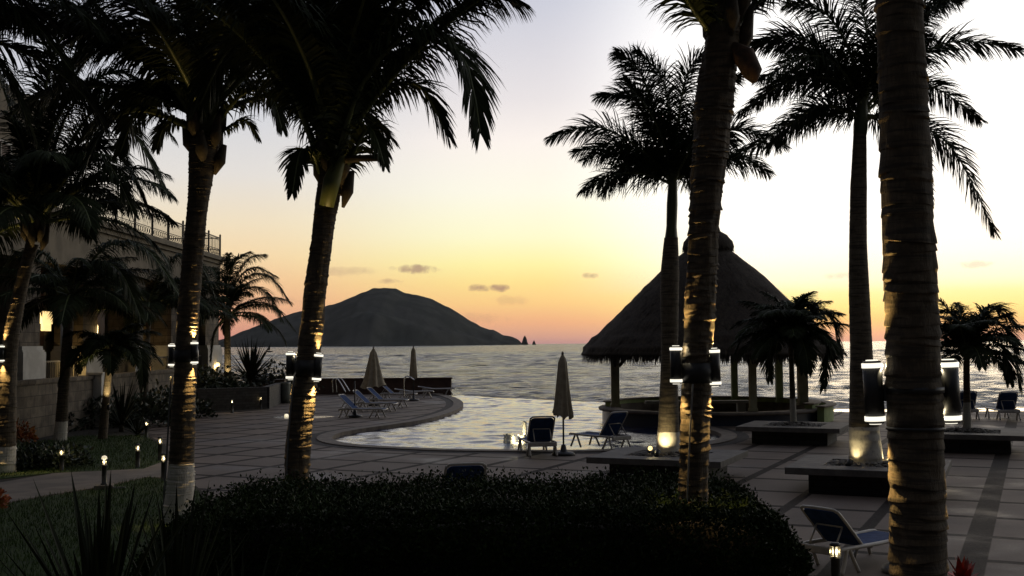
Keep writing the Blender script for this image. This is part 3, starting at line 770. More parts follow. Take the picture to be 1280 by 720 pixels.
def trunk(palm, pts, rads, m, ring=.085, jag=.07, n=22, tilt=.02, smooth=False, name='trunk', nzamp=.05):
    line = spline(pts, 24); acc = [0.0]
    for a, b in zip(line, line[1:]): acc.append(acc[-1] + (b - a).length)
    tot = acc[-1]; mb = MB(); loops = []; s = 0.0; seed = U(0, 99); out = []
    def at(s_):
        s_ = min(max(s_, 0), tot); j = 0
        while j < len(acc) - 2 and acc[j + 1] < s_: j += 1
        f = (s_ - acc[j]) / max(1e-6, acc[j + 1] - acc[j]); return line[j].lerp(line[j + 1], f)
    def rad(s_): return interp([tot * i / (len(rads) - 1) for i in range(len(rads))], rads, s_)
    while s < tot:
        h = ring * (U(.5, 1.4) if random.random() < .8 else U(1.5, 2.6)); th0 = U(0, 6.3); ti = tilt * U(.3, 1.3); jg = jag * U(.35, 1.4)
        for (f, e) in ((0.0, 1 + jg), (.16, 1 + jg * .9), (.55, 1 + jg * .25), (.96, .985)):
            out.append((min(s + h * f, tot), e, th0, ti, U(0, 50) if f == 0 else None))
        s += h
    vs = []; kk = 0.0
    for (s_, e, th0, ti, q) in out:
        if q is not None: kk = q
        c = at(s_); r = rad(s_)
        for j in range(n):
            th = 2 * math.pi * j / n
            ee = 1 + (e - 1) * max(.1, .55 + 1.5 * noise.noise(Vector((math.cos(th) * 1.6, math.sin(th) * 1.6, kk))) * 1.0) + (nzamp * noise.noise(Vector((math.cos(th) * 2.2, math.sin(th) * 2.2, s_ * 3 + seed))))
            vs.append(c + Vector((math.cos(th) * r * ee, math.sin(th) * r * ee, ti * math.cos(th - th0))))
    K = len(out)
    mb.add(vs, [(i * n + j, i * n + (j + 1) % n, (i + 1) * n + (j + 1) % n, (i + 1) * n + j) for i in range(K - 1) for j in range(n)], 0, smooth)
    return mb.build(name, m, palm)
def crown(palm, top, n, kind, L, el0=80, el1=-12, droop=(.9, 1.5), az0=0.0, skip=None, spread=.15):
    """n fronds, young ones upright in the middle, old ones hanging"""
    for i in range(n):
        f = (i + .5) / n; a = az0 + i * 2.39996
        e = R(el0 + (el1 - el0) * f ** .8 + U(-6, 6))
        if skip and skip(a, e): continue
        l = L * (.72 + .28 * min(1, f * 2.2)) * U(.9, 1.08)
        o = Vector((math.cos(a), math.sin(a), 0)) * spread * .6 + Vector((0, 0, spread * 2.2 * (1 - f)))
        frond(palm, arc_line(Vector(top) + o, a, e, l, droop[0] + (droop[1] - droop[0]) * U(0, 1), swirl=U(-.25, .25)), kind)
def boots(palm, top, r, n=9, h=.55):
    mb = MB()
    for i in range(n):
        a = i * 2.4; o = Vector((math.cos(a), math.sin(a), 0)); z = Vector((0, 0, -h + h * i / n))
        b = Vector(top) + z
        pts = [b + o * r * .75, b + o * r * 1.12 + Vector((0, 0, .22)), b + o * r * 1.5 + Vector((0, 0, .5 + .2 * i / n))]
        mb.tube(pts, [r * .12, r * .5, r * .2], 7)
    mb.build('leaf_base', 'boot', palm)
def coconut(label, base, pts, rads, m, group='tall coconut palms', **kw):
    t_ = thing('coconut_palm', label, 'palm tree', base, group)
    trunk(t_, pts, rads, m, **kw); return t_
PALMS = {}
# --- the nearest palm on the right: only its trunk is in the picture
d5 = 6.7; pts = [P(1149, 1035, d5), P(1148, 720, d5), P(1143, 500, d5), P(1134, 250, d5), P(1124, 0, d5), P(1118, -160, d5), P(1113, -390, d5)]
pts[0].z = 0
p5 = coconut('nearest palm, thick ringed trunk on the right running out of the top of the picture', (pts[0].x, pts[0].y, 0), pts, [.19, .163, .157, .150, .138, .13, .12], 'bark', ring=.065, jag=.075, n=64, tilt=.018)
boots(p5, pts[-1], .13); crown(p5, pts[-1], 15, 'coconut', 3.0, el1=10)
# --- centre right
d4 = 11.3; pts = [P(864, 786, d4), P(866, 640, d4), P(870, 500, d4), P(879, 300, d4), P(893, 130, d4), P(903, 45, d4), P(907, 0, d4)]
pts[0].z = 0
p4 = coconut('shaggy dark palm trunk rising from the hedge in front of the thatched hut', (pts[0].x, pts[0].y, 0), pts, [.16, .145, .145, .15, .150, .19, .16], 'bark', ring=.045, jag=.09, n=48, tilt=.025, nzamp=.12)
tp = pts[-1]; boots(p4, tp + Vector((0, 0, .1)), .17, 10, .7)
crown(p4, tp + Vector((0, 0, .15)), 18, 'coconut', 2.8, el1=42, droop=(.6, 1.0))
frond(p4, px_line([(893, 48), (876, 25), (858, -2), (836, -50), (800, -110)], d4, -.8), 'coconut')
frond(p4, px_line([(915, 40), (945, 8), (985, -20), (1040, -20)], d4, .6), 'coconut')
mb = MB(); mb.tube([P(915, 58, d4 - .1), P(930, 70, d4 - .15), P(941, 92, d4 - .2), P(943, 103, d4 - .2)], [.06, .115, .10, .03], 9); mb.build('husk_cluster', 'husk', p4)
# --- centre left
d3 = 15.2; pts = [P(368, 700, d3), P(370, 620, d3), P(374, 545, d3), P(385, 450, d3), P(397, 340, d3), P(408, 262, d3), P(415, 215, d3)]
pts[0].z = 0
p3 = coconut('leaning palm trunk left of the island with a green leaf stalk below its crown', (pts[0].x, pts[0].y, 0), pts, [.185, .17, .165, .16, .15, .145, .17], 'bark', ring=.045, jag=.055, n=40, tilt=.02, nzamp=.09)
t3 = P(417, 205, d3); boots(p3, t3, .17, 10, .6)
crown(p3, t3 + Vector((0, 0, .2)), 16, 'coconut', 3.2, el0=88, el1=48, droop=(.5, .9))
for ln, dd in [([(412, 245), (424, 190), (450, 110), (500, 48), (552, 45), (585, 85), (600, 165)], -1.4), ([(405, 222), (380, 150), (345, 70), (305, 5), (255, -40)], -.7),
               ([(415, 205), (440, 100), (520, 10), (580, -15), (650, 5)], .5), ([(412, 205), (408, 100), (402, 0), (390, -120)], -.5), ([(416, 205), (460, 60), (540, -40), (640, -60)], -1.0),
               ([(402, 228), (392, 195), (376, 190), (366, 240)], -.8), ([(420, 230), (440, 195), (462, 160), (480, 205)], -.6), ([(405, 210), (350, 90), (290, 60), (250, 130)], .9),
               ([(415, 205), (455, 130), (520, 105), (560, 170)], .8), ([(412, 205), (430, 60), (470, -20), (540, -70)], .2), ([(412, 205), (370, 60), (330, -30), (260, -90)], .5)]:
    frond(p3, px_line(ln, d3, dd), 'coconut')
mb = MB(); mb.tube([P(425, 200, d3 - .15), P(450, 198, d3 - .3), P(476, 197, d3 - .35)], [.06, .045, .05], 6); mb.build('cut_stalk', 'boot', p3)
mb = MB(); mb.tube([P(408, 258, d3 - .2), P(415, 225, d3 - .22), P(428, 190, d3 - .22), P(436, 160, d3 - .25)], [.10, .12, .07, .05], 8); mb.build('leaf_stalk', 'rachis', p3)
# --- left
d2 = 18.5; pts = [P(221, 652, d2), P(226, 600, d2), P(229, 520, d2), P(235, 400, d2), P(243, 300, d2), P(252, 212, d2), P(256, 175, d2)]
pts[0].z = 0
p2 = coconut('palm with a tall whitewashed foot standing where the lawn meets the deck', (pts[0].x, pts[0].y, 0), pts, [.25, .20, .185, .175, .17, .165, .25], 'bark_p2', ring=.045, jag=.05, n=38, tilt=.016, nzamp=.05)
t2 = P(256, 170, d2); boots(p2, t2 + Vector((0, 0, .1)), .22, 10, .75)
crown(p2, t2 + Vector((0, 0, .3)), 18, 'coconut', 3.6, el0=86, el1=30, droop=(.7, 1.3))
for ln, dd in [([(255, 170), (200, 90), (130, 60), (60, 120)], -.8), ([(255, 170), (215, 120), (165, 110), (110, 170)], .6), ([(255, 170), (220, 80), (160, 30), (90, 50)], .9), ([(255, 168), (215, 110), (180, 120), (150, 190)], 1.2), ([(255, 170), (190, 140), (140, 150), (100, 220)], -1.0), ([(262, 170), (300, 120), (335, 115), (352, 160)], -.5), ([(258, 165), (310, 60), (380, 20), (450, 50)], .3),
               ([(255, 165), (240, 60), (200, -40), (140, -90)], -.5), ([(255, 165), (170, 50), (80, 10), (0, 30)], -.4), ([(262, 172), (285, 160), (305, 150), (322, 172)], .4), ([(250, 172), (225, 150), (205, 160), (196, 185)], .2), ([(258, 165), (290, 40), (330, -50), (400, -90)], .6)]:
    frond(p2, px_line(ln, d2, dd), 'coconut')
# --- far left, leaning right
d1 = 26.0; pts = [P(6, 592, d1), P(7, 560, d1), P(9, 500, d1), P(13, 430, d1), P(26, 360, d1), P(40, 305, d1)]
pts[0].z = 0
p1 = coconut('far left palm, trunk cut by the picture edge, whitewashed foot beside orange leaves', (pts[0].x, pts[0].y, 0), pts, [.24, .21, .19, .175, .15, .14], 'bark_p1', ring=.10, jag=.08, n=26, tilt=.02)
t1 = P(44, 292, d1); boots(p1, t1 + Vector((0, 0, .05)), .2, 12, .45)
crown(p1, t1 + Vector((0, 0, .2)), 24, 'coconut', 3.6, el0=84, el1=8, droop=(.8, 1.4))
for ln, dd in [([(44, 290), (90, 190), (150, 150), (205, 235)], -.6), ([(44, 290), (100, 160), (160, 110), (215, 170)], .4), ([(44, 290), (70, 130), (110, 60), (180, 40)], .8), ([(44, 290), (95, 200), (145, 190), (185, 262)], .9), ([(44, 290), (60, 180), (95, 120), (150, 130)], -.9), ([(44, 290), (80, 150), (140, 90), (200, 120)], .5), ([(44, 290), (20, 160), (-20, 60), (-80, 20)], -.5), ([(40, 290), (50, 150), (80, 40), (140, -10)], -.8),
               ([(44, 292), (85, 220), (130, 200), (165, 262)], -1.2), ([(44, 290), (10, 220), (-40, 190), (-70, 260)], -.4), ([(40, 290), (20, 250), (0, 250), (-15, 330)], -1.0), ([(42, 290), (45, 200), (60, 120), (110, 60)], .3)]:
    frond(p1, px_line(ln, d1, dd), 'coconut')
# --- a palm whose trunk stands outside the picture and whose fronds fill its upper left corner
d0 = 15.5; b0 = P(-160, 600, d0); b0.z = 0; tp0 = P(-130, 60, d0)
p0 = coconut('palm outside the left edge whose fronds darken the upper left corner', tuple(b0), [b0, b0.lerp(tp0, .5) + Vector((.15, 0, 0)), tp0], [.22, .17, .16], 'bark')
boots(p0, tp0, .18); crown(p0, tp0 + Vector((0, 0, .2)), 18, 'coconut', 3.4, el1=10)
for ln, dd in [([(-130, 50), (-40, -30), (60, -40), (150, 40)], .5), ([(-130, 60), (-60, 10), (20, 10), (90, 90)], -.5), ([(-130, 60), (-60, 50), (0, 80), (40, 170)], .2), ([(-130, 60), (-50, -80), (80, -110), (220, -40)], .6), ([(-130, 60), (-70, -10), (0, -10), (70, 30)], 1.0)]:
    frond(p0, px_line(ln, d0, dd), 'coconut')
# --- two royal palms in the planters
def royal(label, base, pts, rads, m, shaft, L, explicit, d, nfr=8):
    t_ = thing('royal_palm', label, 'palm tree', base, 'royal palms in square planters')
    trunk(t_, pts, rads, m, ring=.16, jag=.012, n=26, tilt=.0, smooth=True, nzamp=.02)
    mb = MB(); mb.tube(spline(shaft[0], 6), [interp([0, .25, .6, 1], shaft[1], i / 12) for i in range(13)], 18); mb.build('crownshaft', 'crownshaft', t_)
    for ln, dd in explicit: frond(t_, px_line(ln, d, dd), 'royal')
    crown(t_, shaft[0][-1] - Vector((0, 0, .1)), 5, 'royal', L * .85, 75, 15, (.8, 1.3), .3, spread=.03)
    return t_
dr1 = 24.3; b = P(835, 572, dr1); z0 = .44; b.z = z0
c = lambda x, y: P(x, y, dr1)
r1 = royal('royal palm with a lit whitewashed foot in the planter before the hut', (b.x, b.y, z0), [b, c(835.5, 545), c(836, 490), c(837, 420), c(837, 360), c(838, 320), c(839, 297)],
           [.27, .225, .19, .18, .195, .205, .15], 'royal_a', ([c(839, 300), c(840, 262), c(841, 225)], [.15, .115, .12, .09]), 3.0, [
    ([(841, 226), (800, 186), (745, 158), (688, 172)], -.5), ([(841, 226), (815, 205), (785, 205), (755, 240)], .4), ([(841, 222), (815, 170), (790, 120), (748, 120)], .5), ([(841, 222), (820, 150), (800, 90), (772, 66)], -.4),
    ([(841, 220), (838, 150), (826, 95), (795, 64)], .6), ([(841, 220), (848, 150), (860, 90), (885, 65)], -.3), ([(841, 222), (865, 160), (890, 120), (925, 95)], .5), ([(841, 225), (880, 185), (925, 160), (980, 182)], -.6),
    ([(841, 226), (880, 205), (920, 195), (960, 215)], .5), ([(841, 226), (810, 196), (770, 180), (720, 190)], 1.0), ([(841, 224), (830, 180), (812, 140), (780, 100)], -1.2), ([(841, 224), (858, 185), (880, 150), (905, 150)], -1.4)], dr1)
dr2 = 22.1; b = P(1082, 588, dr2); z0 = .44; b.z = z0
c = lambda x, y: P(x, y, dr2)
r2 = royal('tallest royal palm, whitewashed foot in the planter beside the nearest trunk', (b.x, b.y, z0), [b, c(1082, 565), c(1080, 535), c(1077, 450), c(1073, 330), c(1073, 250), c(1075, 165)],
           [.33, .27, .215, .20, .17, .16, .125], 'royal_b', ([c(1075, 168), c(1077, 140), c(1080, 108)], [.13, .14, .11, .08]), 3.4, [
    ([(1080, 150), (1030, 132), (980, 160), (905, 205)], -.7), ([(1078, 150), (1045, 105), (995, 95), (925, 140)], .4), ([(1078, 140), (1040, 70), (985, 45), (930, 60)], .8), ([(1080, 130), (1060, 60), (1030, 15), (985, 5)], -.5),
    ([(1080, 125), (1085, 60), (1075, 0), (1050, -50)], .4), ([(1082, 128), (1105, 50), (1150, 10), (1200, 0)], .9), ([(1082, 135), (1130, 85), (1190, 52), (1276, 62)], -.6), ([(1082, 145), (1130, 150), (1190, 185), (1243, 290)], -.4),
    ([(1082, 148), (1110, 150), (1140, 185), (1160, 250)], .6), ([(1078, 148), (1050, 135), (1010, 140), (960, 185)], .9), ([(1080, 138), (1050, 85), (1010, 70), (950, 100)], -1.4), ([(1080, 132), (1095, 75), (1120, 40), (1150, 60)], -1.2), ([(1082, 140), (1125, 110), (1170, 110), (1225, 150)], 1.6)], dr2)
# --- small palms
def young(label, base, top, L, n, r, m, el0=70, el1=-20, explicit=(), d=None, droop=(1.0, 1.7), az0=0.5, group=None, kind='young', bend=.0):
    t_ = thing('young_palm', label, 'palm tree', tuple(base), group)
    mid_ = Vector(base).lerp(Vector(top), .5) + Vector((bend, 0, 0))
    trunk(t_, [Vector(base), mid_, Vector(top)], [r * 1.3, r, r * .95], m, ring=.06, jag=.05, n=16, tilt=.006)
    boots(t_, top, r * .9, 6, .25)
    crown(t_, top, n, kind, L, el0, el1, droop, az0, spread=.05)
    for ln, dd in explicit: frond(t_, px_line(ln, d, dd), kind)
    return t_
def gz(x, y, z): p = G(x, y, z); return p
b = Vector((8.1, 32.5, .45)); young('small bushy palm in the planter beside the palapa', b, P(988, 416, 32.5), 1.85, 30, .075, 'small_bark', 84, -8, d=32.5, droop=(.7, 1.5),
      explicit=[([(990, 428), (1015, 390), (1040, 400), (1050, 450)], -.3), ([(990, 428), (1020, 420), (1035, 440), (1030, 485)], -.5), ([(990, 428), (970, 420), (960, 440), (962, 475)], -.4), ([(990, 425), (1005, 385), (1012, 380), (1022, 392)], .2), ([(990, 425), (960, 400), (935, 410), (920, 440)], .1)], group='small palms in square planters')
b = Vector((12.0, 29.76, .45)); young('small palm with arching fronds in the rightmost planter', b, P(1208, 438, 29.76), 1.9, 25, .085, 'small_bark', 80, -2, d=29.76, droop=(.6, 1.3),
      explicit=[([(1208, 440), (1235, 405), (1262, 420), (1274, 485)], -.3), ([(1208, 440), (1225, 395), (1245, 385), (1270, 408)], .2), ([(1208, 440), (1195, 400), (1180, 390), (1165, 400)], .1), ([(1208, 440), (1185, 410), (1160, 415), (1140, 450)], -.4), ([(1208, 440), (1235, 425), (1255, 440), (1262, 478)], -.7), ([(1208, 440), (1190, 430), (1175, 440), (1168, 475)], .4)], group='small palms in square planters')
b = G(75, 552, 0); young('palm with a whitewashed foot before the low stone wall', b, P(88, 372, b.y), 3.0, 17, .15, 'bark_p1', 60, 2, kind='coconut', d=b.y, droop=(.7, 1.1), group='palms in the garden bed',
      explicit=[([(88, 372), (130, 310), (180, 310), (225, 370)], -.8), ([(88, 372), (120, 330), (150, 340), (175, 395)], -1), ([(88, 372), (60, 320), (20, 320), (-20, 370)], -.8)])
b = G(285, 497, 0.2); young('slim palm lit from its foot in front of the sea and the island', b, P(284, 396, b.y), 3.6, 14, .17, 'bark', 76, 5, kind='coconut', d=b.y, droop=(.9, 1.4), group='palms in the garden bed',
      explicit=[([(284, 392), (305, 350), (335, 345), (362, 378)], -.5), ([(284, 396), (305, 380), (340, 382), (368, 412)], .4), ([(284, 392), (292, 355), (310, 325), (330, 318)], .3), ([(284, 392), (296, 352), (318, 335), (345, 345)], .9), ([(284, 394), (300, 365), (328, 362), (352, 400)], -1.0), ([(284, 392), (286, 350), (296, 325), (312, 315)], -.8), ([(283, 393), (272, 350), (262, 335), (246, 345)], .8), ([(284, 392), (283, 360), (284, 335), (286, 318)], -.3), ([(282, 392), (268, 360), (250, 350), (228, 385)], -.5), ([(282, 394), (262, 385), (240, 395), (225, 430)], .5), ([(283, 396), (275, 405), (268, 420), (264, 450)], -.3)])
b = G(128, 550, 0); young('young palm with drooping leaves and a brightly lit trunk', b, P(138, 440, b.y), 1.75, 18, .11, 'bark', 70, 0, d=b.y, droop=(1.0, 1.6), group='palms in the garden bed',
      explicit=[([(138, 440), (120, 425), (105, 432), (92, 455)], -.4), ([(138, 440), (160, 425), (175, 440), (178, 480)], -.4)])
b = G(196, 530, 0); young('dark palm close to the hotel whose fronds cover the stone piers', b + Vector((-1.5, 3, 0)), P(185, 385, b.y + 3), 3.9, 20, .14, 'bark', 50, 5, kind='coconut', d=b.y + 3, droop=(.5, .95), group='palms in the garden bed',
      explicit=[([(185, 380), (150, 330), (110, 320), (70, 360)], .5), ([(185, 380), (215, 325), (245, 325), (268, 372)], .2), ([(185, 380), (215, 350), (240, 360), (252, 400)], -.4)])
# ================================================================== SHRUBS, HEDGE, SPIKY PLANTS
def leaves(mb, c, n, size, rx, ry, rz, mi=0, shell=.55, upright=.3, lump=.25):
    c = Vector(c); sd_ = U(0, 99)
    for _ in range(n):
        d = Vector((random.gauss(0, 1), random.gauss(0, 1), random.gauss(0, 1))).normalized()
        if d.z < -.15: d.z = -d.z * .5
        k = (shell + (1 - shell) * U(0, 1) ** .5) * (1 + lump * 1.6 * noise.noise(d * 2.2 + Vector((sd_, 0, 0))))
        p = c + Vector((d.x * rx, d.y * ry, d.z * rz)) * k
        a = Vector((random.gauss(0, 1), random.gauss(0, 1), random.gauss(0, 1) + upright)).normalized() * .6 + d * .6; a.normalize()
        b = a.orthogonal().normalized(); b = Matrix.Rotation(U(0, 6.3), 3, a) @ b
        s_ = size * U(.6, 1.3)
        mb.add([p, p + a * s_ * .5 + b * s_ * .28, p + a * s_, p + a * s_ * .5 - b * s_ * .28], [(0, 1, 2, 3)], mi)
def shrub(label, c, rx, ry, rz, m, n=900, size=.16, name='shrub', cat='shrub', group=None):
    t_ = thing(name, label, cat, (c[0], c[1], c[2]), group); mb = MB(); leaves(mb, c, n, size, rx, ry, rz); mb.build('foliage', m, t_)
    s_ = MB()
    for k in range(4): s_.tube([Vector(c), Vector(c) + Vector((U(-.4, .4) * rx, U(-.4, .4) * ry, rz * .7))], .018, 5)
    s_.build('stem', 'boot', t_); return t_
def spiky(label, c, n, L, wid, m, el0=5, el1=88, stem=0.0, name='yucca_plant', cat='yucca', stiff=.25, group=None):
    c = Vector(c); t_ = thing(name, label, cat, tuple(c), group); mb = MB(); o = c + Vector((0, 0, stem))
    for i in range(n):
        a = U(0, 6.283); e = R(el0 + (el1 - el0) * U(0, 1) ** .8); l = L * U(.75, 1.1); d = Vector((math.cos(e) * math.cos(a), math.cos(e) * math.sin(a), math.sin(e)))
        sd_ = d.cross(ZUP); sd_ = sd_.normalized() if sd_.length > .02 else Vector((1, 0, 0)); nn = sd_.cross(d)
        p = o + Vector((0, 0, U(-.2, .1) * stem)); prev = None; rows = []
        for f, w_ in ((0, .6), (.25, 1), (.6, .75), (.85, .35), (1, .02)):
            q = p + d * l * f + Vector((0, 0, -stiff * l * f * f * (math.cos(e) ** 1.5)))
            rows.append((q - sd_ * wid * w_, q - nn * wid * w_ * .35, q + sd_ * wid * w_))
        vs = [v for r_ in rows for v in r_]
        mb.add(vs, [(k * 3 + j, k * 3 + j + 1, k * 3 + j + 4, k * 3 + j + 3) for k in range(4) for j in (0, 1)])
    mb.build('foliage', m, t_)
    if stem > 0: s_ = MB(); s_.tube([c, o], [.09, .07], 9); s_.build('stem', 'boot', t_)
    return t_
# clipped hedge across the foreground
def hedge():
    t_ = thing('hedge', 'broad clipped green hedge across the foreground', 'hedge', (-.4, 12.3, 0))
    x0, x1, y0, y1, h = -3.5, 2.7, 10.4, 14.2, 1.26
    def surf(x, y):
        ex = min(x - x0, x1 - x) ; ey = min(y - y0, y1 - y); e = max(0, min(ex, ey)); r = .32
        z = h - (r - min(e, r)) ** 2 / r * 1.1
        lef = max(0, (-2.2 - x) / 1.6); z -= .07 * lef
        return z - .05 * (y - 12.2) / 2 + .10 * noise.noise(Vector((x * .9, y * .9, 2))) + .06 * noise.noise(Vector((x * 2.6, y * 2.6, 5)))
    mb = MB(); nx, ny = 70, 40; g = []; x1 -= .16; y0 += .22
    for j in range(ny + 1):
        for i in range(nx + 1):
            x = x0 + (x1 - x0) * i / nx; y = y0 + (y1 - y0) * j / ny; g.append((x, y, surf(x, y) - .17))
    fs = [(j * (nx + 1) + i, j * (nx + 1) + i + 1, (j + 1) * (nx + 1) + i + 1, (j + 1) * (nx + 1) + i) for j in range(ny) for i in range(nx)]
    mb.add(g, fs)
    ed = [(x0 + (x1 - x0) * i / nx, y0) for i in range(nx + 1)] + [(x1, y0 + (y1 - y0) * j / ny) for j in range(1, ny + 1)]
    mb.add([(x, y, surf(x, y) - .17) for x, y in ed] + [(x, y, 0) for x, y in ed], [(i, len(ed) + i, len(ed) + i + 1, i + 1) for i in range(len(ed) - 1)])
    mb.build('shade_core', 'soil', t_)  # solid inner body; its dark brown stands in for shade between the leaves
    x1 += .16; y0 -= .22; lf = MB()
    def leaf(p, nrm, s_):
        a = (nrm * U(.2, 1) + Vector((random.gauss(0, .6), random.gauss(0, .6), random.gauss(0, .5)))).normalized()
        b = (Matrix.Rotation(U(0, 6.3), 3, a) @ a.orthogonal()).normalized(); c = a.cross(b)
        k = U(.1, .35); q = [p, p + a * s_ * .45 + b * s_ * .27 + c * s_ * k * .3, p + a * s_, p + a * s_ * .45 - b * s_ * .27 + c * s_ * k * .3]
        lf.add([q[0], q[1], q[2]], [(0, 1, 2)]); lf.add([q[0], q[2], q[3]], [(0, 1, 2)])
    for _ in range(44000):
        x, y = U(x0 - .03, x1 + .03), U(y0 - .03, y1 + .03); tw = .16 * (U(0, 1) ** 6)
        leaf(Vector((x, y, surf(min(max(x, x0), x1), min(max(y, y0), y1)) + U(-.13, .02) + tw)), ZUP, U(.028, .058))
    for _ in range(24000):
        x = U(x0, x1); leaf(Vector((x, y0 + U(-.05, .10), U(0, surf(x, y0 + .02)))), Vector((0, -1, .2)), U(.028, .056))
    for _ in range(10000):
        y = U(y0, y1); leaf(Vector((x1 + U(-.07, .05), y, U(0, surf(x1 - .02, y)))), Vector((1, 0, .2)), U(.028, .056))
    for _ in range(22000):
        x = U(x0, x1); y = y0 + .6 * U(0, 1) ** 2
        leaf(Vector((x, y + U(-.06, .03), surf(x, y) + U(-.14, .03))), Vector((0, -.6, .6)), U(.028, .056))
    for _ in range(8000):
        y = U(y0, y1); x = x1 - .5 * U(0, 1) ** 2
        leaf(Vector((x + U(-.03, .05), y, surf(x, y) + U(-.14, .03))), Vector((.6, 0, .6)), U(.028, .056))
    lf.build('foliage', 'leaf_hedge', t_)
hedge()
c = P(120, 880, 8.3); spiky('spiky plant with tall upright blades in the lower left foreground', (P(125, 700, 8.3).x, 8.3, 0), 44, 1.35, .034, 'blade', 45, 90, .62, stiff=.1, group='spiky plants in the foreground')
spiky('spiky plant between the whitewashed palm and the hedge in the foreground', (P(222, 700, 9.0).x, 9.0, 0), 36, 1.2, .028, 'blade', 50, 90, .55, stiff=.1, group='spiky plants in the foreground')
spiky('arching spiky plant against the left end of the hedge', (P(300, 700, 8.6).x, 8.6, 0), 40, 1.25, .018, 'blade', 15, 80, .3, stiff=.4, group='spiky plants in the foreground')
spiky('big dark spiky plant on the planter wall in front of the sea', (P(313, 495, 57).x, 57, .7), 150, 2.2, .05, 'blade', -8, 85, .5, stiff=.12)
spiky('spiky plant at the edge of the lawn under the young palm', (G(152, 540).x, G(152, 540).y, 0), 80, 1.7, .035, 'blade', 0, 80, .25, stiff=.2)
spiky('pale bladed plant beside the bollard at the lawn corner', (G(172, 545).x, G(172, 545).y, 0), 36, .9, .03, 'blade', 0, 70, .05, stiff=.25)
for i, (x, y, rx, rz, lb) in enumerate([(42, 540, 1.5, 1.3, 'dark rounded shrub behind the orange leaved plant'), (105, 535, 1.6, 1.2, 'dark shrub between two palm trunks below the stone wall'), (190, 532, 1.5, 1.1, 'dark shrub before the low wall at the corner of the deck'),
                                        (212, 522, 1.9, 1.2, 'wide dark shrub behind the palm with the lamps, below the terrace')]):
    g = G(x, y); shrub(lb, (g.x, g.y, .05), rx, 1.0, rz, 'leaf_dark', 1300, .2, group='dark shrubs along the stone wall')
for x, y, yy, lb in [(262, 486, 55, 'dark shrub on the planter wall in front of the white pedestal'), (240, 492, 53, 'dark shrub on the planter wall beside the lit palm trunk'), (350, 492, 60, 'low shrub at the far right end of the planter wall')]:
    g = P(x, y, yy); shrub(lb, (g.x, g.y, .6), 2.0, 1.2, 1.3, 'leaf_dark', 1100, .22, group='shrubs on the planter wall')
g = G(26, 556); shrub('plant with bright orange and red leaves beside the far left palm', (g.x, g.y, .1), .42, .4, .55, 'croton', 420, .13, 'croton_plant', 'plant')
g = G(-8, 640); shrub('reddish leaved plant at the left edge by the path', (g.x, g.y, .05), .2, .25, .42, 'croton', 240, .11, 'croton_plant', 'plant')
t_ = thing('red_flowering_plant', 'plant with red pointed leaves at the foot of the nearest palm', 'plant', (P(1205, 716, 7.0).x, 7.0, 0))
mb = MB(); c = Vector((P(1203, 716, 7.0).x, 7.0, 1.41))
for i in range(46):
    a = U(0, 6.28); e = U(.1, 1.5); d = Vector((math.cos(a) * math.cos(e), math.sin(a) * math.cos(e), math.sin(e))); s_ = d.cross(ZUP).normalized() * .025; l = U(.09, .19)
    mb.add([c, c + d * l * .5 + s_, c + d * l, c + d * l * .5 - s_], [(0, 1, 2, 3)])
mb.build('foliage', 'flower', t_); mb = MB()
for k in range(5): mb.tube([(c.x + U(-.12, .12), c.y + U(-.1, .1), 0), (c.x, c.y, 1.44)], .012, 5)
mb.build('stem', 'boot', t_)
t_ = thing('low_hedge', 'low dark hedge along the lawn behind the path', 'hedge', tuple(G(30, 592)))
mb = MB()
for k in range(9):
    g = G(-30 + k * 13.5, 592 - k * .4); leaves(mb, (g.x, g.y + .5, .05), 330, .12, .42, .55, .55, shell=.6)
mb.build('foliage', 'leaf_dark', t_)
# ================================================================== TRUNK-MOUNTED LAMPS
WARM = (1, .66, .24)
def trunk_lamp(label, pos, axis, L=.36, r=.056, tilt=(0, 0), power=(9, 9), cable=True):
    """pos: middle of the lamp; axis: a point on the trunk's axis at that height"""
    pos = Vector(pos); t_ = thing('tree_lamp', label, 'lamp', tuple(pos), 'up and down lamps strapped to the palm trunks')
    ax = Vector((tilt[0], tilt[1], 1)).normalized()
    def tub(a, b, ra, n=20, smooth=True):
        mb = MB(); mb.tube([pos + ax * a, pos + ax * b], ra, n, smooth=smooth); return mb
    h = L / 2
    tub(-h + .0385, h - .0385, r).build('housing', 'black', t_)
    for sg in (1, -1):
        q = tub(sg * (h - .038), sg * (h - .010), r * 1.07); q.build('light_ring', 'glow', t_)
        q = tub(sg * (h - .009), sg * (h + .004), r * .92); cp = q.build('end_cap', 'black', t_)
        q = tub(sg * (h + .0045), sg * (h + .010), r * .62); q.build('lens', 'glow', cp)
        inw = (Vector(axis) - pos); inw.z = 0; inw.normalize()
        light('SPOT', pos + ax * sg * (h + .02) - inw * .015, power[0 if sg > 0 else 1] * 4.5, WARM, t_, direction=ax * sg + inw * .16, size=58, blend=1.0, radius=.025)
        light('POINT', pos + ax * sg * (h - .027) + inw * (r * 1.07 + .012), power[0] * .04, (1, .85, .55), t_, radius=.02)
    inw = Vector(axis) - pos; inw.z = 0; dist = inw.length; inw.normalize()
    mb = MB(); rz = math.atan2(inw.y, inw.x)
    mb.box(pos + inw * (r + .012), (.024, .05, .09), rz); mb.box(pos + inw * (r + .045), (.045, .075, .13), rz, bev=.006); mb.build('bracket', 'black', t_)
    if cable:
        mb = MB(); o = pos + inw * (r + .045); s_ = Vector((0, -.03, 0))
        mb.tube(spline([o + Vector((0, 0, -.06)), o + s_ + Vector((0, 0, -.17)), o + s_ + inw * .02 + Vector((0, 0, -.215)), o + s_ + inw * .08 + Vector((0, 0, -.20))], 5), .007, 6); mb.build('cable', 'black', t_)
    return t_
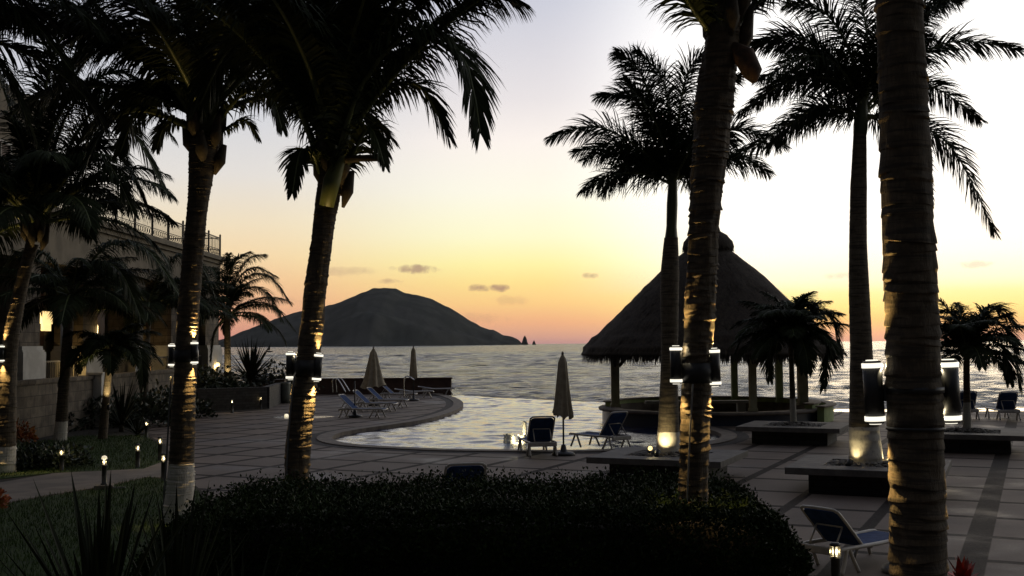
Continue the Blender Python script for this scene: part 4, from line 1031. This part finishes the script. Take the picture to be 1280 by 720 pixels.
def lamps_px(d, specs, axis_x, L):
    for x, y, dd, lb, tilt, pw in specs:
        p = P(x, y, d + dd); trunk_lamp(lb, p, P(axis_x, y, d), L, L * .158, tilt, pw)
lamps_px(d5, [(1092, 490, .04, 'black lamp with two glowing rings on the left side of the nearest trunk', (-.035, 0), (14, 12)),
              (1187, 489, .04, 'black lamp with two glowing rings on the right side of the nearest trunk', (-.03, 0), (12, 12))], 1143, .365)
lamps_px(d4, [(845, 456, -.07, 'black lamp on the left side of the shaggy trunk before the hut', (0, 0), (18, 15)),
              (893, 459, -.07, 'black lamp on the right side of the shaggy trunk before the hut', (-.03, 0), (20, 17))], 871, .365)
lamps_px(d3, [(363, 457, -.02, 'black lamp on the left side of the leaning trunk left of the island', (0, 0), (7, 5)),
              (397, 459, -.10, 'black lamp on the right side of the leaning trunk left of the island', (.09, 0), (20, 42))], 383, .365)
lamps_px(d2, [(215, 444, -.02, 'black lamp on the left side of the whitewash footed trunk by the deck', (0, 0), (8, 6)),
              (243, 441, -.12, 'black lamp on the right side of the whitewash footed trunk by the deck', (.0, 0), (40, 26))], 231, .365)
lamps_px(d1, [(2, 442, -.22, 'black lamp on the far left trunk, partly cut by the picture edge', (0, 0), (40, 40))], 12, .37)
# conduits and straps belong to the trunks
def conduit(palm, pts, r=.012):
    mb = MB(); mb.tube(spline(pts, 6), r, 6); mb.build('conduit', 'plastic_grey', palm)
conduit(p4, [P(866, 480, d4 - .165), P(862, 550, d4 - .17), P(858, 640, d4 - .18)], .009)
conduit(p3, [P(368, 470, d3 - .12), P(361, 540, d3 - .14), P(356, 640, d3 - .15)], .014)
conduit(p2, [P(214, 470, d2 - .05), P(210, 540, d2 - .06), P(204, 640, d2 - .08)], .016)
def strap(palm, x, y, d, r, h=.05):
    mb = MB(); c = P(x, y, d); mb.lathe([(r, -h / 2), (r + .004, -h / 2), (r + .004, h / 2), (r, h / 2)], c, 28, caps=False); mb.build('strap', 'black', palm)
strap(p5, 1143, 487, d5, .166, .035); strap(p5, 1144.5, 535, d5, .166, .02); strap(p4, 871, 466, d4, .172, .2); strap(p3, 384, 460, d3, .185, .22); strap(p2, 232, 445, d2, .205, .2)
# ================================================================== PLANTERS
def planter(ctr, label, sx=2.1, sy=1.8, over=.38):
    rz = R(-24); t_ = thing('square_planter', label, 'planter', (ctr[0], ctr[1], 0), 'square stone planters on the deck')
    rot = Matrix.Rotation(rz, 3, 'Z'); c = Vector((ctr[0], ctr[1], 0))
    mb = MB(); mb.box(c + Vector((0, 0, .18)), (sx, sy, .36), rz); mb.build('base', 'stone_dark', t_)
    mb = MB(); W_, D_ = sx + 2 * over, sy + 2 * over; e = .62
    for (ox, oy, w_, d_) in ((0, -(D_ - e) / 2, W_, e), (0, (D_ - e) / 2, W_, e), (-(W_ - e) / 2, 0, e, D_ - 2 * e), ((W_ - e) / 2, 0, e, D_ - 2 * e)):
        mb.box(c + rot @ Vector((ox, oy, .435)), (w_, d_, .13), rz, bev=.008)
    mb.build('coping', 'stone_top', t_)
    mb = MB(); gw, gd = W_ - 2 * e, D_ - 2 * e
    mb.box(c + Vector((0, 0, .40)), (gw - .01, gd - .01, .08), rz)
    for _ in range(330):
        x, y = U(-gw / 2, gw / 2), U(-gd / 2, gd / 2); s_ = U(.03, .075)
        p = c + rot @ Vector((x, y, .44 + .11 * max(0, 1 - (2 * x / gw) ** 2) * max(0, 1 - (2 * y / gd) ** 2) + U(0, .02)))
        mb.lathe([(.2 * s_, -.5 * s_), (s_ * .9, -.1 * s_), (s_ * .75, .3 * s_), (.15 * s_, .5 * s_)], p, 6, fn=lambda th, z, i: U(.75, 1.2))
    tag(mb.build('gravel', 'gravel', t_), kind='stuff')
    return t_
planter((3.36, 24.3), 'square stone planter of the lit royal palm, beside the pool chairs')
planter((7.0, 22.1), 'square stone planter of the tallest royal palm, nearest of the planters')
planter((8.13, 32.5), 'square stone planter of the bushy small palm next to the palapa')
planter((12.0, 29.76), 'rightmost square stone planter with the arching small palm')
def uplight(p, aim, label, power, spread=70, col=(1, .80, .42)):
    p = Vector(p); aim = Vector(aim); d = (aim - p).normalized(); t_ = thing('spotlight', label, 'spotlight', tuple(p), 'ground spotlights')
    mb = MB(); mb.tube([p - d * .10, p + d * .05], [.045, .06], 12); mb.build('housing', 'black', t_)
    mb = MB(); mb.tube([p + d * .051, p + d * .058], .05, 12); mb.build('lens', 'glow_warm', t_)
    mb = MB(); mb.tube([p - d * .06, p + Vector((0, 0, -.14))], .012, 6); mb.build('stake', 'black', t_)
    light('SPOT', p + d * .07, power, col, t_, direction=d, size=spread, blend=.7, radius=.04)
q = P(812, 560, 24.0); uplight(q, q + Vector((.10, -1, -.03)), 'bright round spotlight facing the camera in the planter beside the lit palm foot', 4, 60)
q = P(822, 566, 23.75); uplight(q, P(839, 528, 24.3), 'spotlight in the gravel shining on the whitewashed foot of the royal palm', 34, 80)
q = P(1062, 578, 21.75); uplight(q, P(1080, 545, 22.1), 'small spotlight left of the tallest royal palm foot', 7, 80)
q = P(1112, 577, 22.0); uplight(q, P(1090, 560, 22.1), 'spotlight right of the tallest royal palm foot, behind the nearest trunk', 14, 110)
b = G(140, 552, 0); q = P(135.5, 508, G(128, 550).y - .5); uplight(q, P(134.5, 475, G(128, 550).y), 'spotlight shining up the trunk of the young palm', 110, 60)
b = G(286, 497, .2); q = Vector((b.x + .08, b.y - .65, 1.2)); uplight(q, Vector((b.x, b.y, 2.2)), 'spotlight shining up the slim palm in front of the sea', 170, 60)
q = P(272, 456, 61.5); 
t_ = thing('pole_lamp', 'small round lamp at the corner of the hotel by the slim palm', 'lamp', tuple(q)); mb = MB(); mb.lathe([(.02, -.13), (.12, -.08), (.14, 0), (.1, .1), (.02, .13)], q, 12); mb.build('lamp_globe', 'glow_warm', t_)
mb = MB(); mb.tube([q + Vector((0, 0, -.14)), Vector((q.x, q.y, .1))], .035, 6); mb.build('post', 'iron', t_); light('POINT', q + Vector((0, -.3, -.1)), 10, WARM, t_, radius=.1)
# ================================================================== BOLLARD LIGHTS
def bollard():
    t_ = thing('bollard_light', 'x', 'bollard', (0, 0, 0), 'bollard lights along the path')
    mb = MB(); mb.lathe([(.075, 0), (.075, .02), (.052, .03), (.052, .40), (.060, .405), (.060, .425), (.04, .43)], n=18); mb.build('post', 'bollard', t_)
    mb = MB(); mb.lathe([(.030, .432), (.030, .545)], n=12); mb.build('lamp_tube', 'glow_boll', t_)
    cg = MB()
    for k in range(4):
        a = math.pi / 4 + k * math.pi / 2; cg.box((.045 * math.cos(a), .045 * math.sin(a), .487), (.026, .014, .115), a)
    cg.build('cage', 'bollard', t_)
    mb = MB(); mb.lathe([(.055, .546), (.060, .552), (.060, .575), (.045, .588), (.01, .592)], n=18); mb.build('cap', 'bollard', t_)
    mb = MB(); mb.lathe([(.041, .431), (.057, .431), (.057, .436), (.041, .436)], n=18, caps=False); mb.build('collar', 'steel', t_)
    for a in (.6, .6 + math.pi * 2 / 3, .6 + math.pi * 4 / 3):
        light('POINT', (.058 * math.cos(a), .058 * math.sin(a), .485), .8, (1, .74, .34), t_, radius=.012)
    return t_
BO = bollard(); used = []
for x, y, lb, sc_ in [(77, 590, 'bollard light at the lawn edge, the leftmost of them, beside the low hedge', .92), (172, 586, 'bollard light at the lawn edge where the path bends', 1.0), (200, 577, 'bollard light at the lawn corner beside the deck', 1.05),
                      (204.5, 603, 'bollard light at the near side of the path beside the whitewashed palm', 1.05), (183, 548, 'bollard light by the pale bladed plant at the far lawn corner', .95), (290, 516, 'bollard light at the foot of the planter wall', 1.0),
                      (326, 511.5, 'bollard light lighting the end of the planter wall', 1.0), (1045, 743, 'bollard light at the right end of the hedge before the sun lounger', 1.0)]:
    o = BO if not used else clone(BO); used.append(o); place(o, G(x, y), U(0, .5), lb); o.scale = (sc_,) * 3
t_ = clone(BO); place(t_, G(130, 613) + Vector((0, 0, .12)), .2, 'dome topped bollard light on a square concrete block beside the path')
for ch in list(t_.children):
    if ch.name.startswith('cap'): bpy.data.objects.remove(ch)
mb = MB(); mb.lathe([(.030, .546), (.058, .55), (.062, .57), (.052, .605), (.03, .625), (.003, .63)], n=18); ch = mb.build('dome', 'glow_boll', None); ch.parent = t_
bp = G(130, 613); mb = MB(); mb.box((bp.x, bp.y, .06), (.36, .36, .118), .25, bev=.01); tag(mb.build('concrete_block', 'path'), 'square concrete block under the dome topped bollard', 'block')
mb = MB(); g = G(139, 613); mb.box((g.x + .15, g.y - .05, .06), (.3, .05, .03), .1); mb.box((g.x + .28, g.y - .05, .035), (.05, .05, .05), .1); tag(mb.build('junction_box', 'plastic_grey'), 'flat grey cable box on the grass beside the dome topped bollard', 'box')
# ================================================================== POOL FURNITURE
def rounded(w_, l, rr, k=6):
    pts = [(-w_ / 2, 0), (w_ / 2, 0)]
    for cx, a0 in ((w_ / 2 - rr, 0), (-w_ / 2 + rr, 90)):
        for i in range(k + 1):
            a = R(a0 + 90 * i / k); pts.append((cx + rr * math.cos(a), l - rr + rr * math.sin(a)))
    return pts
def slab(mb, outline, th, org, ux, uy, mi=0):
    org, ux, uy = Vector(org), Vector(ux), Vector(uy); nz = ux.cross(uy); n = len(outline)
    vs = [org + ux * x + uy * y + nz * (th / 2) for x, y in outline] + [org + ux * x + uy * y - nz * (th / 2) for x, y in outline]
    mb.add(vs, [tuple(range(n)), tuple(range(2 * n - 1, n - 1, -1))] + [(i, n + i, n + (i + 1) % n, (i + 1) % n) for i in range(n)], mi)
def lounger(back=52):
    t_ = thing('sun_lounger', 'x', 'sun lounger', (0, 0, 0), 'sun loungers with white frames and blue slings')
    f = MB()
    for sx in (-1, 1): f.tube(spline([(sx * .31, -.62, .33), (sx * .335, -.5, .36), (sx * .335, .3, .35), (sx * .335, 1.05, .36), (sx * .30, 1.18, .34)], 5), .031, 8)
    f.tube(spline([(-.30, 1.18, .34), (0, 1.22, .33), (.30, 1.18, .34)], 5), .024, 8)
    f.box((0, -.62, .32), (.70, .05, .115), bev=.02); f.tube([(-.33, .15, .31), (.33, .15, .31)], .016, 6)
    f.build('frame', 'white', t_)
    for sx in (-1, 1):
        for y0_, ya, yb in ((.88, 1.08, .66), (-.44, -.62, -.22)):
            q = MB(); q.tube(spline([(sx * .35, ya, .012), (sx * .338, (ya + y0_) / 2 + .01, .2), (sx * .335, y0_ + (.03 if ya > y0_ else -.03), .35)], 4), [.029] * 9, 7)
            q.tube(spline([(sx * .35, yb, .012), (sx * .338, (yb + y0_) / 2, .2), (sx * .335, y0_ - (.03 if ya > y0_ else -.03), .35)], 4), [.029] * 9, 7)
            q.build('leg', 'white', t_)
    q = MB(); slab(q, rounded(.60, 1.24, .06), .018, (0, -.06, .352), (1, 0, 0), (0, 1, 0)); q.build('seat', 'sling', t_)
    a = R(back); uy = Vector((0, -math.cos(a), math.sin(a))); o = Vector((0, -.08, .37))
    bk = MB(); slab(bk, rounded(.60, .76, .10), .02, o, (-1, 0, 0), uy); b_ = bk.build('backrest', 'sling', t_)
    q = MB(); pts = [o + Vector((x, 0, 0)) * 1.0 + uy * y for x, y in [(-.32, 0)] + [(-.32, .68), (-.29, .76), (-.22, .80), (.22, .80), (.29, .76), (.32, .68), (.32, 0)]]
    q.tube(spline(pts, 4), .022, 8); q.build('back_frame', 'white', b_)
    q = MB()
    for sx in (-1, 1): q.tube([o + Vector((sx * .22, 0, 0)) + uy * .40 + Vector((0, -.03, 0)), Vector((sx * .22, -.60, .35))], .014, 6)
    q.tube([o + Vector((-.22, -.03, 0)) + uy * .40, o + Vector((.22, -.03, 0)) + uy * .40], .014, 6); q.build('support', 'white', t_)
    return t_
LO = lounger(54); LF = lounger(42); LFLAT = lounger(9); cnt = {}
def put_l(src, loc, head, label):
    k = id(src); o = src if k not in cnt else clone(src); cnt[k] = 1
    place(o, loc, head, label)
# heading 0: foot points away from the camera (+Y); + turns to the left
g = G(675, 570); put_l(LO, g + Vector((-.02, .35, 0)), R(10), 'sun lounger seen from behind at the pool edge, left of the closed parasol')
g = G(757, 562); put_l(LO, g + Vector((.05, .35, 0)), R(38), 'sun lounger turned to the left at the pool edge, between the parasol and the planter')
put_l(lounger(43), (4.28, 14.55, 0), R(-52), 'sun lounger at the right end of the hedge, pointing to the right, nearest of all'); [setattr(o_, 'scale', (.88,) * 3) for o_ in bpy.data.objects if str(o_.get('label', '')).endswith('nearest of all')]
g = G(574, 640); put_l(LO, (P(573, 600, 17.8).x, 18.2, 0), R(14), 'sun lounger behind the hedge with only its backrest top showing')
g = G(1256, 524); put_l(LO, g, R(-6), 'rightmost sun lounger facing the sea beyond the small palm')
g = G(1206, 523); put_l(LO, g, R(-8), 'sun lounger facing the sea half hidden by the right lamp of the nearest trunk')
for x, y, h_, src, lb in [(446, 522, -104, LF, 'leftmost blue sun lounger of the row on the deck tip'), (462, 514, -102, LF, 'second blue sun lounger in the row on the deck tip, behind the leftmost'), (478, 509, -102, LF, 'third blue sun lounger in the row on the deck tip'),
                          (492, 500.5, -98, LF, 'fourth blue sun lounger, behind the row on the deck tip'), (514, 497.5, -85, LFLAT, 'flat blue sun lounger below the slim closed parasol'), (542, 493.8, -86, LFLAT, 'flat sun lounger nearest the seaward end of the red-brown wall')]:
    put_l(src, G(x, y), R(h_), lb)
def parasol(label, loc, H, z0, rb, rt, tilt=0.0, bare=False):
    t_ = thing('closed_parasol' if not bare else 'parasol_pole', label, 'parasol' if not bare else 'pole', tuple(loc), 'closed parasols on the deck' if not bare else None)
    loc = Vector(loc); mb = MB(); mb.lathe([(.30, 0), (.30, .05), (.26, .08), (.09, .10), (.06, .26), (.035, .28)], loc, 20); mb.build('base', 'black', t_)
    mb = MB(); mb.tube([loc + Vector((0, 0, .1)), loc + Vector((0, 0, H))], .024, 8); mb.build('pole', 'black', t_)
    if bare: return t_
    c = MB(); n = 48; prof = []; seed = U(0, 50)
    for i in range(15):
        f = i / 14; z = z0 + (H - z0) * f; r = rb + (rt - rb) * f ** .7 if f < .9 else rt * (1 - (f - .9) * 8)
        prof.append((max(r, .02), z))
    def fn(th, z, i):
        f = i / 14; fold = .30 * (1 - f) + .06
        return 1 - fold * (.5 + .5 * math.cos(8 * th + .8 * math.sin(3 * th + seed))) + .10 * noise.noise(Vector((math.cos(th) * 2, math.sin(th) * 2, z * 1.5 + seed)))
    c.lathe(prof, loc, n, fn=fn, caps=False)
    k = len(c.v)
    for j in range(n): v = c.v[j]; th = 2 * math.pi * j / n; c.v[j] = (v[0], v[1], v[2] - .10 * (.5 - .5 * math.cos(8 * th + seed)) - .06 * math.sin(th + seed))
    if tilt:
        c.v = [(v[0] + tilt * (v[2] - z0 - loc.z), v[1], v[2]) for v in c.v]
    c.build('canopy', 'canvas', t_)
    q = MB(); q.lathe([(.035, H - .02), (.03, H + .03), (.01, H + .06)], loc, 10); q.build('finial', 'wood', t_)
    return t_
parasol('closed beige parasol between the two pool edge sun loungers', G(704.5, 569), 2.62, 1.08, .30, .10)
parasol('half open beige parasol over the row of blue sun loungers', G(467, 507), 2.75, .95, .66, .12)
parasol('slim closed beige parasol at the far end of the deck tip', G(517, 501), 2.75, 1.25, .24, .11)
parasol('bare black parasol pole beside the leftmost blue sun lounger', G(443.5, 521.5), 1.45, 0, 0, 0, bare=True)
# handrails
def rail(label, pts_list, name='pool_handrail', cat='handrail'):
    mb = MB()
    for pts in pts_list: mb.tube(spline(pts, 6), .028, 8)
    tag(mb.build(name, 'steel'), label, cat)
d = 62.0; rail('pair of steel pool handrails at the far side of the deck', [[P(416, 491, d), P(415.5, 478, d), P(418, 473.5, d), P(423, 475, d), P(432, 490, d - 1)], [P(421, 491, d + 1), P(420, 477, d + 1), P(423, 473, d + 1), P(428, 475, d + 1), P(437, 489, d)]])
d = 55.0; rail('arched steel pool rail beside the slim closed parasol', [[P(505, 497, d), P(505, 477, d), P(507, 471, d), P(512, 471, d), P(518, 475, d - .5)]], 'shower_rail', 'rail')
# pots and bin at the end of the planter wall
for x, y, h_, r_, lb in [(357, 504, 1.05, .26, 'tall glazed pot at the right end of the planter wall'), (363.5, 503.5, .95, .2, 'narrow glazed pot partly behind the leaning palm trunk')]:
    g = G(x, y); mb = MB(); mb.lathe([(r_ * .7, 0), (r_ * .95, .2), (r_, .55 * h_), (r_ * .85, h_ * .9), (r_ * .95, h_), (r_ * .8, h_), (r_ * .75, h_ - .08)], g, 18); tag(mb.build('flower_pot', 'grey_pot'), lb, 'pot')
g = G(349, 503); mb = MB(); mb.box((g.x, g.y + .3, .55), (.5, .5, 1.1), bev=.02); mb.box((g.x, g.y + .3, 1.13), (.56, .56, .06)); tag(mb.build('litter_bin', 'wood'), 'brown square litter bin beside the glazed pots', 'bin')
# wet patch and little things on the deck
g = G(378, 521.5); mb = MB(); mb.lathe([(.01, .006), (.98, .006)], g, 24, caps=False, fn=lambda th, z, i: 1 + .25 * math.cos(2 * th) + .1 * math.sin(5 * th)); struct(mb, 'puddle', 'pool')
g = G(358, 521.5); mb = MB(); mb.lathe([(.08, 0), (.09, .03), (.08, .10), (.06, .12), (.02, .13)], g, 14); tag(mb.build('floor_lantern', 'glow_boll'), 'small white lit lantern on the deck behind the leaning trunk', 'lantern')
light('POINT', g + Vector((.1, -.3, .25)), 1.5, (1, .9, .7), radius=.05)
g = G(1128, 716); mb = MB(); mb.lathe([(.24, 0), (.25, .04), (.23, .09), (.08, .12), (.05, .2), (.035, .21)], g, 22); tag(mb.build('umbrella_stand', 'plastic_grey'), 'round grey umbrella stand on the deck behind the nearest trunk', 'umbrella stand')
# ================================================================== FOUNTAIN IN THE POOL
def jet(x, y0_, top, r_, d, lb):
    b = P(x, y0_, d); h_ = (y0_ - top) / F * d; t_ = thing('fountain_jet', lb, 'fountain jet', (b.x, b.y, -.09), 'fountain jets in the pool'); sd_ = U(0, 50)
    prof = [(r_ * 1.5, -.05), (r_ * 1.1, .08)] + [(r_ * (1 - .25 * f), h_ * f) for f in (.3, .5, .7, .85)] + [(r_ * .75, h_ * .95), (r_ * .3, h_ * 1.0)]
    mb = MB(); mb.lathe(prof, (b.x, b.y, -.09), 20, fn=lambda th, z, i: 1 + .28 * noise.noise(Vector((math.cos(th) * 3, math.sin(th) * 3, z * 9 + sd_))))
    for _ in range(60):
        a = U(0, 6.28); p = Vector((b.x + math.cos(a) * r_ * U(.8, 1.6), b.y + math.sin(a) * r_ * U(.8, 1.6), -.09 + h_ * U(0, 1.02))); s_ = U(.006, .016)
        mb.add([p + Vector((s_, 0, 0)), p + Vector((-s_, s_, 0)), p + Vector((-s_, -s_, 0)), p + Vector((0, 0, s_ * 2))], [(0, 1, 3), (1, 2, 3), (2, 0, 3)])
    mb.build('water_column', 'jet', t_)
dj = 33.6
jet(656, 545, 517, .07, dj, 'tallest water jet of the little pool fountain'); jet(637, 543, 531, .13, dj + .4, 'low wide water jet at the left of the pool fountain'); jet(632, 543, 533.5, .05, dj + .6, 'thin low water jet at the far left of the pool fountain')
jet(654, 545, 534, .10, dj - .2, 'short foaming jet in front of the tallest fountain jet'); jet(641, 544, 534, .06, dj, 'small jet in the middle of the pool fountain')
g = P(646, 543.5, dj); t_ = thing('fountain_lamp', 'warm lamp glowing at the water line between the fountain jets', 'lamp', (g.x, g.y, -.05)); mb = MB(); mb.lathe([(.02, -.05), (.13, -.045), (.12, -.02), (.02, .0)], (g.x, g.y - .1, -.05), 14); mb.build('lens', 'glow_warm', t_)
light('POINT', (g.x, g.y - .35, .15), 18, (1, .85, .5), t_, radius=.08)
# ================================================================== FAR OUT
q = P(337, 438, 900); t_ = thing('sail_boat', 'tiny dark sailing boat on the sea left of the leaning trunk', 'boat', (q.x, q.y, -2.5)); mb = MB()
mb.add([(q.x - 3, q.y, -1.6), (q.x + 3, q.y, -1.6), (q.x + 2, q.y, -2.7), (q.x - 2, q.y, -2.7), (q.x - 2.6, q.y + 1.6, -1.6), (q.x + 2.6, q.y + 1.6, -1.6)], [(0, 3, 2, 1), (0, 1, 5, 4), (3, 0, 4), (1, 2, 5)]); mb.build('hull', 'wood', t_)
mb = MB(); mb.add([(q.x + .2, q.y + .8, -1.2), (q.x - 2, q.y + .8, -1.0), (q.x + .2, q.y + .8, 3.2), (q.x + .2, q.y + .9, -1.2)], [(0, 2, 1), (3, 1, 2)]); mb.build('sail', 'iron', t_)
g = P(320, 475, 66.5); mb = MB(); mb.tube([(g.x, g.y, 0), (g.x, g.y, 2.75)], .045, 6); mb.box((g.x, g.y, 2.78), (.12, .12, .06)); tag(mb.build('flag_pole', 'iron'), 'thin bare pole standing by the sea beside the big spiky plant', 'pole')
